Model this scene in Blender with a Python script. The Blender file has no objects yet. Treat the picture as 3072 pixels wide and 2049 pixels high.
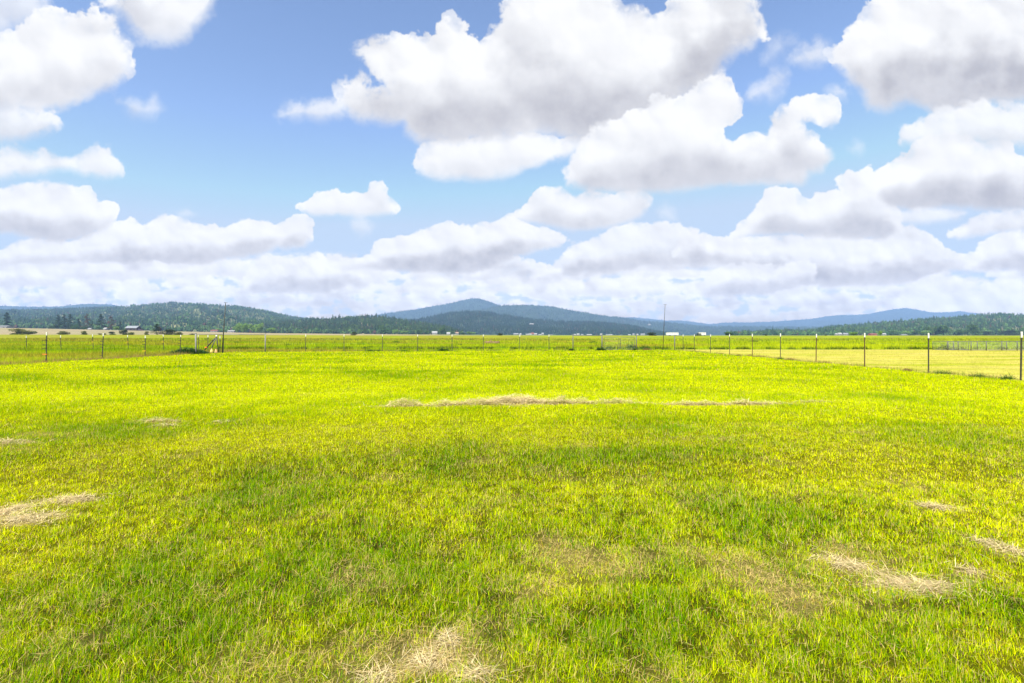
import bpy, bmesh, math, random, numpy as np
from mathutils import Vector, Matrix
random.seed(4); RS=np.random.RandomState(4)
S=bpy.context.scene
COL=S.collection
# ------------------------------------------------------------------ camera, light, exposure
F,CXP,HZ,EYE=1500.,1536.,1007.,1.45       # focal length in photo pixels, centre column, horizon row, eye height
EXPO=1.12
cam=bpy.data.cameras.new('camera');camo=bpy.data.objects.new('camera',cam);COL.objects.link(camo)
camo.location=(0,0,EYE);camo.rotation_euler=(math.radians(90),0,0)
cam.sensor_width=36;cam.lens=36*F/3072;cam.shift_y=(HZ-2049/2)/3072;cam.clip_start=.05;cam.clip_end=80000
S.camera=camo
S.render.resolution_x=1024;S.render.resolution_y=683
S.view_settings.view_transform='Standard';S.view_settings.look='None';S.view_settings.exposure=EXPO;S.view_settings.gamma=1
SUN_EL,SUN_AZ=math.radians(50),math.radians(206)      # azimuth clockwise from the view direction (+Y)
sd=Vector((math.sin(SUN_AZ)*math.cos(SUN_EL),math.cos(SUN_AZ)*math.cos(SUN_EL),math.sin(SUN_EL)))
sl=bpy.data.lights.new('sun','SUN');sl.energy=5.0;sl.angle=math.radians(.6);sl.color=(1,.95,.86)
slo=bpy.data.objects.new('sun',sl);COL.objects.link(slo);slo.rotation_euler=sd.to_track_quat('Z','Y').to_euler();slo.location=(0,-20,40)
# ------------------------------------------------------------------ noise and the cumulus layer
def _lat(seed,n=256):
    r=np.random.RandomState(seed); a=r.rand(n,n)*2*np.pi
    return np.cos(a).astype(np.float32),np.sin(a).astype(np.float32)
_LT={}
def pnoise(x,y,seed=0):
    if seed not in _LT:_LT[seed]=_lat(seed)
    gx,gy=_LT[seed]
    xi=np.floor(x);yi=np.floor(y);fx=(x-xi).astype(np.float32);fy=(y-yi).astype(np.float32)
    xi=xi.astype(np.int32)&255;yi=yi.astype(np.int32)&255;x1=(xi+1)&255;y1=(yi+1)&255
    u=fx*fx*fx*(fx*(fx*6-15)+10);v=fy*fy*fy*(fy*(fy*6-15)+10)
    def g(a,b,dx,dy):return gx[a,b]*dx+gy[a,b]*dy
    n0=g(xi,yi,fx,fy);n1=g(x1,yi,fx-1,fy);n2=g(xi,y1,fx,fy-1);n3=g(x1,y1,fx-1,fy-1)
    a=n0+u*(n1-n0);b=n2+u*(n3-n2);return (a+v*(b-a))*1.5
def fbm(x,y,o=4,seed=0,g=.5):
    s=0;a=1.;t=0
    for i in range(o):
        s=s+a*pnoise(x+i*17.3,y+i*9.1,seed+i);t+=a;a*=g;x=x*2.03;y=y*2.03
    return s/t
def billow(x,y,o=4,seed=0,g=.5):
    s=0;a=1.;t=0
    for i in range(o):
        s=s+a*(1-np.abs(pnoise(x+i*13.7,y+i*5.3,seed+i))*2);t+=a;a*=g;x=x*2.03;y=y*2.03
    return s/t
def worley(x,y,seed=0):
    # round puffs: 1 at a cell's centre, falling to 0 between cells
    r=np.random.RandomState(seed+900);J=r.rand(256,256).astype(np.float32);K=r.rand(256,256).astype(np.float32);S=r.rand(256,256).astype(np.float32)
    xi=np.floor(x).astype(np.int32);yi=np.floor(y).astype(np.int32);b=np.zeros_like(x)
    for i in (-1,0,1):
        for j in (-1,0,1):
            a=(xi+i)&255;c=(yi+j)&255
            d=(x-xi-i-J[a,c])**2+(y-yi-j-K[a,c])**2
            b=np.maximum(b,(1-d/(.55+.45*S[a,c])))
    return np.clip(b,0,1)
def puffs(x,y,o=3,seed=0,g=.5):
    s=0;a=1.;t=0
    for i in range(o):
        s=s+a*worley(x+i*13.7,y+i*5.3,seed+i);t+=a;a*=g;x=x*2.1;y=y*2.1
    return s/t
def ss(a,b,x):
    t=np.clip((x-a)/(b-a),0,1);return t*t*(3-2*t)
def blur(a,r):
    r=int(r)
    if r<1:return a
    for _ in range(2):
        for ax in (0,1):
            p=np.pad(a,[(r+1,r) if i==ax else (0,0) for i in (0,1)],mode='edge')
            c=np.cumsum(p,axis=ax,dtype=np.float64)
            if ax==0:a=(c[2*r+1:]-c[:-2*r-1])/(2*r+1)
            else:a=(c[:,2*r+1:]-c[:,:-2*r-1])/(2*r+1)
    return a.astype(np.float32)
# outlines of the clouds in the direction plane (unit 1/1500 of the forward axis); c = column strip of the digitised sheets
def P(c,s):
    v=[float(t) for t in s.split()]
    return [(c+.612*v[i],.612*v[i+1]) for i in range(0,len(v),2)]
CL=[ # kind: (outline, opacity, base darkness, softness)
 (P(0,"-300 1270 200 1280 700 1275 800 1255 1200 1270 1300 1245 1400 1260 1560 1245 1700 1260 1900 1290 2200 1340 2400 1330 2600 1345 2900 1310 3100 1290 3300 1280 3500 1320 3700 1300 4100 1290 4500 1310 4900 1380 5400 1380 5400 1620 -300 1620"),.97,.2,2.2),
 (P(0,"-300 1225 0 1230 60 1210 150 1170 250 1180 350 1190 420 1160 560 1100 640 1060 680 1110 720 1110 780 1070 830 1055 880 1080 960 1100 1040 1110 1100 1130 1160 1100 1210 1080 1280 1090 1350 1110 1400 1100 1440 1070 1500 1065 1530 1090 1535 1160 1490 1210 1400 1220 1360 1210 1300 1240 1200 1262 1100 1270 1000 1300 700 1310 400 1290 0 1310 -300 1310"),.97,.6,1),
 (P(0,"-300 1310 0 1320 100 1300 260 1310 330 1350 300 1400 150 1410 -300 1410"),.8,.55,1.2),
 (P(0,"430 1300 560 1290 760 1280 860 1300 1000 1310 980 1345 800 1370 560 1360 420 1340"),.8,.5,1.2),
 (P(0,"580 1390 640 1385 690 1430 800 1440 980 1400 1030 1350 1060 1380 980 1440 800 1470 620 1475 570 1440"),.85,.3,1.2),
 (P(0,"1190 1420 1210 1340 1260 1290 1310 1250 1360 1270 1400 1260 1450 1270 1560 1245 1640 1255 1740 1290 1820 1300 1850 1360 1800 1420 1700 1400 1600 1440 1400 1440 1250 1440"),.92,.55,1),
 (P(0,"-300 940 0 930 100 920 220 905 340 920 380 930 430 920 460 960 480 1000 560 990 580 1020 560 1090 500 1130 400 1170 300 1190 150 1170 60 1140 0 1145 -300 1150"),.97,.75,1),
 (P(0,"-300 760 0 750 80 715 130 750 170 770 210 720 260 760 340 770 400 745 480 720 530 725 560 780 600 820 590 850 500 865 420 865 340 830 250 840 160 850 60 860 0 870 -300 870"),.93,.45,1.2),
 (P(0,"-300 -80 225 -80 215 30 200 90 0 190 -300 220"),.75,.55,1.8),
 (P(0,"-300 530 60 530 150 560 270 540 280 590 240 640 180 660 120 680 40 695 -300 695"),.9,.4,1.2),
 (P(0,"-300 230 0 190 60 170 170 110 200 70 260 55 320 75 370 75 430 85 480 65 540 80 570 110 590 170 620 240 630 300 620 360 580 400 500 440 400 490 330 520 270 540 180 560 80 530 0 540 -300 560"),1,.55,1),
 (P(0,"500 30 540 -60 1080 -60 1020 50 960 130 900 190 850 210 700 200 640 150 610 90 560 60"),.95,.35,1.2),
 (P(0,"570 495 640 485 700 520 750 490 775 530 740 560 650 560"),.55,.5,1.8),
 (P(0,"860 1040 920 1025 950 1050 900 1070"),.4,.2,1.8),
 (P(1024,"-210 1010 -150 980 -100 960 -20 940 20 960 80 950 130 950 160 910 200 905 210 960 260 1000 285 1020 250 1045 100 1060 0 1055 -150 1050"),.97,.5,1),
 (P(1024,"50 1080 120 1070 145 1120 100 1155 50 1120"),.45,.6,2),
 (P(1024,"-40 1290 0 1270 60 1270 140 1250 170 1190 260 1165 330 1170 400 1130 460 1110 520 1100 580 1110 640 1120 700 1090 750 1100 800 1070 860 1075 930 1110 1020 1130 1110 1180 1060 1210 960 1230 850 1260 780 1290 720 1320 640 1340 500 1340 300 1330 150 1320 0 1330"),.97,.75,1),
 (P(1024,"880 1390 960 1320 1030 1300 1080 1280 1130 1200 1180 1180 1250 1180 1330 1130 1400 1110 1500 1100 1600 1100 1700 1120 1760 1150 1850 1170 2000 1190 2000 1290 1900 1300 1700 1300 1500 1310 1400 1330 1200 1340 1050 1380"),.92,.5,1.1),
 (P(1024,"640 1420 800 1370 1000 1400 1300 1370 1500 1380 1670 1400 1660 1440 1300 1460 900 1440"),.8,.4,1.5),
 (P(1024,"820 1060 880 1030 930 970 990 930 1060 925 1110 960 1150 970 1210 940 1280 955 1340 970 1400 950 1470 955 1520 970 1500 1020 1470 1060 1400 1090 1300 1115 1150 1130 1000 1100 900 1090"),.97,.65,1),
 (P(1024,"360 800 420 720 500 700 620 690 700 670 760 660 850 670 950 650 1100 670 1220 690 1120 760 1050 790 950 820 850 850 780 870 650 885 520 880 410 860"),.98,.35,1),
 (P(1024,"40 470 0 562 -100 582 -240 568 -290 560 -240 530 -120 498 -50 508"),.78,.4,1.8),
 (P(1024,"1560 1040 1590 1005 1620 1020 1630 1070 1590 1080"),.35,.3,2),
 (P(1024,"80 240 130 200 200 190 300 185 370 175 430 180 460 170 500 120 560 90 610 110 640 150 680 180 740 140 780 110 780 60 830 0 900 -70 1310 -70 1360 30 1390 60 1480 60 1520 80 1600 50 1640 0 1700 -70 2020 -70 2030 50 2060 130 2070 180 2000 230 1950 240 1870 300 1850 380 1800 420 1700 480 1600 540 1500 600 1400 640 1250 680 1150 690 950 670 750 680 620 690 400 700 310 660 290 610 190 590 90 580 30 560 0 480 -20 430 40 390 90 370 130 405 140 440 230 440 230 400 170 350 130 290"),1,.95,1),
 (P(1024,"1100 840 1130 790 1170 740 1200 690 1280 620 1400 570 1480 530 1530 480 1600 490 1673 480 1720 450 1790 400 1850 370 1900 390 1930 450 1935 510 1960 560 1920 610 1880 630 1870 680 1920 720 1960 670 2040 650 2090 665 2110 590 2180 540 2230 500 2290 475 2370 490 2430 490 2455 540 2440 600 2380 610 2310 570 2260 590 2260 640 2330 690 2390 740 2400 780 2360 830 2300 850 2260 900 2100 900 1950 905 1850 912 1700 930 1500 945 1350 940 1200 930 1110 900"),1,.75,1),
 (P(2048,"-50 1250 0 1150 60 1130 120 1160 200 1170 260 1180 500 1160 800 1150 950 1180 1050 1110 1130 1110 1220 1160 1280 1220 1370 1250 1360 1300 1250 1340 1150 1380 1000 1400 700 1410 500 1380 400 1350 200 1300 50 1270"),.95,.6,1),
 (P(2048,"50 1430 130 1370 180 1310 300 1290 400 1310 500 1290 650 1290 650 1380 500 1430 400 1450 100 1450"),.9,.6,1),
 (P(2048,"430 1500 450 1440 560 1420 700 1430 820 1440 860 1470 820 1500 600 1510"),.8,.5,1.2),
 (P(2048,"230 1180 267 1110 330 1080 370 1000 410 940 480 930 550 940 570 990 620 990 660 950 730 940 780 940 760 880 810 850 870 850 910 820 950 840 1000 900 1030 980 1070 1070 1070 1130 980 1180 730 1165 530 1150 330 1155"),.97,.7,1),
 (P(2048,"950 840 990 800 1060 760 1120 750 1170 690 1230 680 1330 670 1410 690 1460 730 1530 710 1600 710 1640 760 1950 740 1950 1030 1530 1030 1330 1015 1130 1030 1000 1010 950 950"),1,.95,1),
 (P(2048,"990 1080 1100 1040 1300 1030 1400 1040 1350 1070 1200 1090 1060 1095"),.8,.3,1.4),
 (P(2048,"730 270 790 230 820 170 870 120 900 60 940 0 980 -70 1950 -70 1950 520 1673 500 1500 510 1400 550 1250 570 1200 530 1100 490 1000 540 920 530 880 460 820 400 790 350 740 310"),1,1.05,1),
 (P(2048,"1060 650 1100 620 1150 630 1160 590 1250 570 1350 530 1480 505 1600 520 1950 510 1950 710 1480 710 1400 690 1200 690 1070 700"),.93,.85,1.3),
 (P(2048,"550 290 600 250 660 230 700 240 700 290 640 320 590 310"),.7,.2,1.8),
 (P(2048,"340 460 380 410 440 370 500 370 480 440 430 480"),.6,.2,1.8),
 (P(2048,"720 440 760 420 820 430 800 480 740 480"),.6,.3,1.8),
 (P(2048,"410 300 430 230 480 195 515 195 500 240 440 290"),.4,.2,2),
 (P(2048,"830 730 860 705 880 710 860 740"),.35,.2,2),
 (P(2048,"1300 1150 1370 1110 1400 1080 1480 1060 1600 1040 1950 1030 1950 1110 1500 1150 1350 1170"),.95,.6,1.1),
 (P(2048,"1380 1310 1450 1240 1460 1190 1550 1150 1673 1130 1950 1130 1950 1325 1450 1330"),.97,.5,1),
 (P(2048,"960 1510 1050 1460 1120 1400 1180 1370 1260 1350 1360 1370 1400 1420 1460 1430 1500 1390 1600 1380 1950 1400 1950 1640 900 1640"),.95,.3,1),
]
def _low():
    # rows of small flat based cumulus shrinking toward the horizon
    r=np.random.RandomState(12);L=[]
    for y,w,h,n in ((872,95,15,15),(852,130,22,12),(828,170,30,10),(806,210,36,8)):
        for i in range(n):
            cx=-150+3400*(i+r.rand()*.8)/n;a=w*r.uniform(.6,1.25);b=h*r.uniform(.7,1.3);yy=y+r.uniform(-7,7);t=np.linspace(np.pi,0,13)
            k=1+.22*np.sin(t*r.uniform(5,8)+r.rand()*6)+.1*r.randn(13)
            L.append(([(cx+a*np.cos(q),yy-b*np.sin(q)**.8*m) for q,m in zip(t,k)]+[(cx+a*.8,yy+b*.18),(cx,yy+b*.22),(cx-a*.8,yy+b*.18)],.9,.62,1.))
    return L
CL=CL[:1]+_low()+CL[1:]
X0,X1,Y0,Y1,ST=-180.,3252.,-60.,1010.,2.
def cloud_sheet():
    xs=np.arange(X0,X1,ST,dtype=np.float32);ys=np.arange(Y0,Y1,ST,dtype=np.float32)
    X,Y=np.meshgrid(xs,ys)
    e=np.clip((1007-Y)/750,.0,1.2)              # elevation: clouds overhead are near and coarse, low ones far and fine
    sc=.22+.85*e
    lo=ss(.15,.75,e)
    def bl(f,a,b,**k):
        A=f(X/a,Y/a,**k);B=f(X/b+31,Y/(b*.8)+7,**k);return A*lo+B*(1-lo)
    wx=bl(fbm,120,60,o=4,seed=1)*26*sc;wy=bl(fbm,120,60,o=4,seed=11)*26*sc
    X_,Y_=X,Y;X,Y=X+wx,Y+wy
    puf=bl(puffs,120,46,o=5,seed=21,g=.58)
    X,Y=X_,Y_
    wisp=bl(fbm,70,34,o=5,seed=41,g=.55)
    big=bl(fbm,260,120,o=3,seed=61)
    fine=bl(fbm,22,14,o=4,seed=91,g=.6)
    mid=fbm(X/105,Y/34,o=4,seed=71)
    ps=[blur(puf,r) for r in (1,3,8,18)]
    R=np.zeros_like(X);A=np.zeros_like(X);L=np.zeros_like(X)
    for ci,(poly,op,dark,soft) in enumerate(CL):
        p=np.array(poly,dtype=np.float32);m=40
        x0=max(int((p[:,0].min()-m-X0)/ST),0);x1=min(int((p[:,0].max()+m-X0)/ST),len(xs))
        y0=max(int((p[:,1].min()-m-Y0)/ST),0);y1=min(int((p[:,1].max()+m-Y0)/ST),len(ys))
        if x1<=x0 or y1<=y0:continue
        sl=(slice(y0,y1),slice(x0,x1));s=sc[sl]
        # distances on a coarse grid, signed
        q=3;Xc=X[sl][::q,::q];Yc=Y[sl][::q,::q]
        d=np.full(Xc.shape,1e9,np.float32);ins=np.zeros(Xc.shape,bool)
        for i in range(len(p)):
            ax,ay=p[i];bx,by=p[(i+1)%len(p)];ex,ey=bx-ax,by-ay
            t=np.clip(((Xc-ax)*ex+(Yc-ay)*ey)/(ex*ex+ey*ey+1e-6),0,1)
            d=np.minimum(d,(Xc-ax-t*ex)**2+(Yc-ay-t*ey)**2)
            if ay!=by:
                c=((ay>Yc)!=(by>Yc))&(Xc<(bx-ax)*(Yc-ay)/(by-ay)+ax);ins^=c
        sd=np.sqrt(d)*np.where(ins,1,-1)
        h,w=X[sl].shape;iy=np.arange(h)/q;ix=np.arange(w)/q
        i0=np.minimum(iy.astype(int),sd.shape[0]-1);j0=np.minimum(ix.astype(int),sd.shape[1]-1)
        i1=np.minimum(i0+1,sd.shape[0]-1);j1=np.minimum(j0+1,sd.shape[1]-1);fy=(iy-i0)[:,None];fx=(ix-j0)[None]
        sd=(sd[np.ix_(i0,j0)]*(1-fx)+sd[np.ix_(i0,j1)]*fx)*(1-fy)+(sd[np.ix_(i1,j0)]*(1-fx)+sd[np.ix_(i1,j1)]*fx)*fy
        sd=sd.astype(np.float32)
        # position between top and base of the cloud in this column
        M=(sd>0);cum=np.cumsum(M,axis=0);tot=cum[-1:]+1e-3
        t=blur((cum/np.maximum(tot,1)).astype(np.float32),6);thick=np.minimum(blur(np.repeat(tot*ST,h,0).astype(np.float32),10)/(150*s),1.3)
        amp=26*s
        bot=ss(.45,.95,t)
        pu=puf[sl];w=wisp[sl]
        edge=sd+amp*((pu-.5)*2.*(1-.5*bot)+.9*w*(.35+soft*.5)+.30*fine[sl])
        dif=ss(-.1,.45,big[sl])                      # some rims are crisp, others dissolve
        sof=(6+26*bot+12*dif+(soft-1)*34)*s
        a=ss(-.45,1,edge/sof)
        a=(1-(1-a)**1.5)*op
        a*=1-(.25+.45*(soft>1.5))*ss(-.05,.5,w)*(1-ss(0,60,edge/s))
        a*=1-.75*ss(.0,.35,w+.6*fine[sl])*(1-ss(0,42,edge/s))*(.35+.65*dif)
        th=np.clip(edge/(110*s),0,1)
        base=ss(.40,1.02,t+.22*big[sl]+.10*w)*thick*dark
        R_=.975-(.235+.16*(1-lo[sl]))*base*(.3+.7*th)
        v=0
        for kk,(f,wt) in enumerate(zip(ps,(.07,.13,.19,.22))):
            n=(1,3,7,14)[kk];f=f[sl];v=v+wt*(f-np.roll(np.roll(f,n,0),-n//2,1))
        R_+=np.clip(v*(1.15-.55*th*lo[sl])*(1-.4*bot),-.13,.04)
        R_-=.055*ss(.05,.5,big[sl]+.3*w)*(1-.4*th)+.018*(1-lo[sl])
        if soft>2:
            R_+=.0;R_-=.05*ss(-.1,.3,mid[sl])-.01;a*=1-.8*ss(.05,.4,-mid[sl]+.5*w)
        # compositing over what lies behind
        R[sl]=R[sl]*(1-a)+R_*a;A[sl]=A[sl]*(1-a)+a
    lum=np.where(A>1e-3,R/np.maximum(A,1e-3),.9)
    return xs,ys,np.clip(lum,0,1).astype(np.float32),A
# ------------------------------------------------------------------ world: Nishita sky with a layer of cumulus
AZ,EL0,EL1=math.radians(50),math.radians(-.5),math.radians(42)
def build_world():
    xs,ys,lum,al=cloud_sheet()
    W=2400;H=int(W*(EL1-EL0)/(2*AZ))
    az=np.linspace(-AZ,AZ,W,dtype=np.float32)[None,:];el=np.linspace(EL0,EL1,H,dtype=np.float32)[:,None]
    px=(CXP+F*np.tan(az)+0*el-X0)/ST;py=(HZ-F*np.tan(el)/np.cos(az)-Y0)/ST
    ok=(px>=1)&(px<len(xs)-2)&(py>=1)&(py<len(ys)-1.001+3)
    px=np.clip(px,0,len(xs)-1.001);py=np.clip(py,0,len(ys)-1.001)
    i=py.astype(int);j=px.astype(int);fy=py-i;fx=px-j
    def smp(a):return (a[i,j]*(1-fx)+a[i,j+1]*fx)*(1-fy)+(a[i+1,j]*(1-fx)+a[i+1,j+1]*fx)*fy
    L=smp(lum);A=smp(al)
    # above and beside the outlined clouds: more of the same broken cumulus
    gx=az*6/(el+.12)+0*el;gy=1.3/(el+.12)+0*az
    o=fbm(gx*.5,gy*1.6,o=4,seed=81);Ao=ss(.0,.16,o)*ss(.02,.1,el)+(1-ss(.0,.12,el))*.9;Lo=.95-.12*ss(.15,.5,o)
    px=CXP+F*np.tan(az)+0*el;py=HZ-F*np.tan(el)/np.cos(az)
    ed=ss(-160,-90,px)*(1-ss(3160,3230,px))*ss(-52,-30,py)
    A=A*ed+Ao*(1-ed);L=L*ed+Lo*(1-ed)
    buf=np.ones((H,W,4),np.float32);buf[...,0]=L;buf[...,1]=A;buf[...,2]=np.exp(-HAZE_DEN*.8*np.minimum(np.minimum(13600/(np.cos(az)*np.cos(el)),16500/(np.abs(np.sin(az))*np.cos(el)+1e-4)),958/(np.maximum(np.sin(el),1e-4))))   # share of the sky's light that reaches us through the haze
    im=bpy.data.images.new('cloud_layer',W,H,alpha=False,float_buffer=False);im.colorspace_settings.name='Non-Color'
    im.pixels.foreach_set(buf.ravel());im.update();im.pack()
    w=bpy.data.worlds.new('World');S.world=w;w.use_nodes=True
    nt=w.node_tree;nt.nodes.clear();N=nt.nodes.new;LK=nt.links.new
    def M(op,a,b=None,c=None):
        n=N('ShaderNodeMath');n.operation=op
        for k,v in enumerate((a,b,c)):
            if v is None:continue
            if isinstance(v,(int,float)):n.inputs[k].default_value=v
            else:LK(v,n.inputs[k])
        return n.outputs[0]
    sky=N('ShaderNodeTexSky');sky.sky_type='NISHITA';sky.sun_disc=False;sky.sun_elevation=SUN_EL;sky.sun_rotation=SUN_AZ
    sky.air_density=1.0;sky.dust_density=.6;sky.ozone_density=2.2
    tc=N('ShaderNodeTexCoord');sp=N('ShaderNodeSeparateXYZ');LK(tc.outputs['Generated'],sp.inputs[0])
    a=M('ARCTAN2',sp.outputs[0],sp.outputs[1]);e=M('ARCSINE',sp.outputs[2])
    u=M('DIVIDE',M('ADD',a,AZ),2*AZ);v=M('DIVIDE',M('SUBTRACT',e,EL0),EL1-EL0)
    cv=N('ShaderNodeCombineXYZ');LK(u,cv.inputs[0]);LK(v,cv.inputs[1])
    ti=N('ShaderNodeTexImage');ti.image=im;ti.extension='EXTEND';ti.interpolation='Linear';LK(cv.outputs[0],ti.inputs[0])
    sc=N('ShaderNodeSeparateColor');LK(ti.outputs[0],sc.inputs[0])
    ins=M('MULTIPLY',M('LESS_THAN',M('ABSOLUTE',a),AZ),M('LESS_THAN',e,EL1))
    # rest of the sky
    nz=N('ShaderNodeTexNoise');nz.inputs['Scale'].default_value=3.;nz.inputs['Detail'].default_value=3
    mp=N('ShaderNodeMapping');mp.inputs['Scale'].default_value=(1,1,2.2);LK(tc.outputs['Generated'],mp.inputs[0]);LK(mp.outputs[0],nz.inputs['Vector'])
    mr=N('ShaderNodeMapRange');LK(nz.outputs[0],mr.inputs[0]);mr.inputs[1].default_value=.44;mr.inputs[2].default_value=.6
    al2=M('ADD',M('MULTIPLY',sc.outputs[1],ins),M('MULTIPLY',mr.outputs[0],M('SUBTRACT',1.,ins)))
    lu=M('ADD',M('MULTIPLY',sc.outputs[0],ins),M('MULTIPLY',.88,M('SUBTRACT',1.,ins)))
    # cloud radiance: white, greys slightly violet
    cr=N('ShaderNodeValToRGB');LK(lu,cr.inputs[0]);el_=cr.color_ramp.elements
    el_[0].position=.6;el_[0].color=(.42,.42,.48,1);el_[1].position=.985;el_[1].color=(1.0,1.0,1.0,1)
    for p_,c_ in ((.75,(.55,.55,.595,1)),(.86,(.71,.71,.745,1)),(.94,(.875,.88,.90,1))):
        q=el_.new(p_);q.color=c_
    def V(op,a,b):
        n=N('ShaderNodeVectorMath');n.operation=op
        for k,v in enumerate((a,b)):
            if v is None:continue
            if isinstance(v,tuple):n.inputs[k].default_value=v
            else:LK(v,n.inputs[k])
        return n.outputs[0]
    def before_haze(c):
        # radiance outside the hazy air that arrives as c once the air has dimmed it and added its own glow
        T=M('ADD',M('MULTIPLY',sc.outputs[2],ins),M('SUBTRACT',1.,ins));g=N('ShaderNodeCombineXYZ');q=M('SUBTRACT',1.,T)
        for k in range(3):LK(M('MULTIPLY',q,AIR_GLOW[k]),g.inputs[k])
        d=V('SUBTRACT',c,g.outputs[0]);t=N('ShaderNodeCombineXYZ')
        for k in range(3):LK(T,t.inputs[k])
        return V('MAXIMUM',V('DIVIDE',d,t.outputs[0]),(0,0,0))
    b1=N('ShaderNodeBackground');b2=N('ShaderNodeBackground');mx=N('ShaderNodeMixShader');out=N('ShaderNodeOutputWorld')
    tint=N('ShaderNodeMix');tint.data_type='RGBA';tint.blend_type='MULTIPLY';tint.inputs[0].default_value=1
    LK(sky.outputs[0],tint.inputs[6]);tint.inputs[7].default_value=SKY_TINT
    k=2**EXPO
    LK(before_haze(V('MINIMUM',V('MULTIPLY',tint.outputs[2],(SKY_STR*k,)*3),(.54,.68,.87))),b1.inputs[0]);b1.inputs[1].default_value=1/k
    LK(before_haze(cr.outputs[0]),b2.inputs[0]);b2.inputs[1].default_value=CLOUD_STR
    LK(al2,mx.inputs[0]);LK(b1.outputs[0],mx.inputs[1]);LK(b2.outputs[0],mx.inputs[2]);LK(mx.outputs[0],out.inputs[0])
SKY_STR=.14;SKY_TINT=(.76,.735,.75,1);AIR_GLOW=(.27,.45,.74);HAZE_COL=(.36,.58,1,1);HAZE_DEN=9e-5;CLOUD_STR=1.0/2**EXPO
build_world()
# ------------------------------------------------------------------ helpers
def tag(o,label=None,cat=None,group=None,kind=None):
    if label:o['label']=label
    if cat:o['category']=cat
    if group:o['group']=group
    if kind:o['kind']=kind
    return o
def material(name,col,rough=.85,attr=None,noise=None,transl=0,metal=0,spec=.3,bump=None):
    """procedural surface; noise=(scale,low colour factor,high colour factor,detail); attr multiplies a colour attribute"""
    m=bpy.data.materials.new(name);m.use_nodes=True;nt=m.node_tree;b=nt.nodes['Principled BSDF'];N=nt.nodes.new;LK=nt.links.new
    b.inputs['Roughness'].default_value=rough;b.inputs['Metallic'].default_value=metal;b.inputs['Specular IOR Level'].default_value=spec
    c=None
    if attr:
        a=N('ShaderNodeAttribute');a.attribute_name=attr;c=a.outputs['Color']
    else:
        r=N('ShaderNodeRGB');r.outputs[0].default_value=(*col,1);c=r.outputs[0]
    if noise:
        tc=N('ShaderNodeTexCoord')
        for sc,lo,hi,dt in (noise if isinstance(noise[0],tuple) else (noise,)):
            nz=N('ShaderNodeTexNoise');LK(tc.outputs['Object'],nz.inputs['Vector']);nz.inputs['Scale'].default_value=sc;nz.inputs['Detail'].default_value=dt
            mr=N('ShaderNodeMapRange');LK(nz.outputs[0],mr.inputs[0]);mr.inputs[1].default_value=.3;mr.inputs[2].default_value=.7;mr.inputs[3].default_value=lo;mr.inputs[4].default_value=hi
            mx=N('ShaderNodeMix');mx.data_type='RGBA';mx.blend_type='MULTIPLY';mx.inputs[0].default_value=1
            LK(c,mx.inputs[6]);LK(mr.outputs[0],mx.inputs[7]);c=mx.outputs[2]
    LK(c,b.inputs['Base Color'])
    if bump:
        tc=N('ShaderNodeTexCoord');nz=N('ShaderNodeTexNoise');LK(tc.outputs['Object'],nz.inputs['Vector']);nz.inputs['Scale'].default_value=bump[0];nz.inputs['Detail'].default_value=4
        bp=N('ShaderNodeBump');bp.inputs['Strength'].default_value=bump[1];bp.inputs['Distance'].default_value=bump[2];LK(nz.outputs[0],bp.inputs['Height']);LK(bp.outputs[0],b.inputs['Normal'])
    if transl:
        t=N('ShaderNodeBsdfTranslucent');LK(c,t.inputs['Color']);mx=N('ShaderNodeMixShader');mx.inputs[0].default_value=transl
        o=[n for n in nt.nodes if n.type=='OUTPUT_MATERIAL'][0]
        LK(b.outputs[0],mx.inputs[1]);LK(t.outputs[0],mx.inputs[2]);LK(mx.outputs[0],o.inputs[0])
    return m
def npmesh(name,V,Fc,k,mat=None,col=None,smooth=False):
    """mesh from numpy arrays: V (n,3), Fc (m,k) vertex indices, col (n,3) colour attribute"""
    me=bpy.data.meshes.new(name);V=np.ascontiguousarray(V,np.float32);Fc=np.ascontiguousarray(Fc,np.int32)
    me.vertices.add(len(V));me.vertices.foreach_set('co',V.ravel())
    me.loops.add(Fc.size);me.loops.foreach_set('vertex_index',Fc.ravel())
    me.polygons.add(len(Fc));me.polygons.foreach_set('loop_start',np.arange(0,Fc.size,k,dtype=np.int32))
    me.polygons.foreach_set('use_smooth',np.full(len(Fc),smooth,bool))
    if col is not None:
        a=me.color_attributes.new('col','FLOAT_COLOR','POINT');c=np.ones((len(V),4),np.float32);c[:,:3]=col;a.data.foreach_set('color',c.ravel())
    me.update(calc_edges=True)
    if mat:me.materials.append(mat)
    return me
def link(name,me,parent=None,loc=None):
    o=bpy.data.objects.new(name,me);COL.objects.link(o)
    if parent:o.parent=parent
    if loc is not None:o.location=loc
    return o
def empty(name,loc,rz=0,label=None,cat=None,group=None):
    o=bpy.data.objects.new(name,None);COL.objects.link(o);o.location=loc;o.rotation_euler=(0,0,rz);o.empty_display_size=.1
    return tag(o,label,cat,group)
def copy_tree(o,parent=None):
    c=o.copy();COL.objects.link(c)
    if parent:c.parent=parent
    for ch in o.children:copy_tree(ch,c)
    return c
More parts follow.
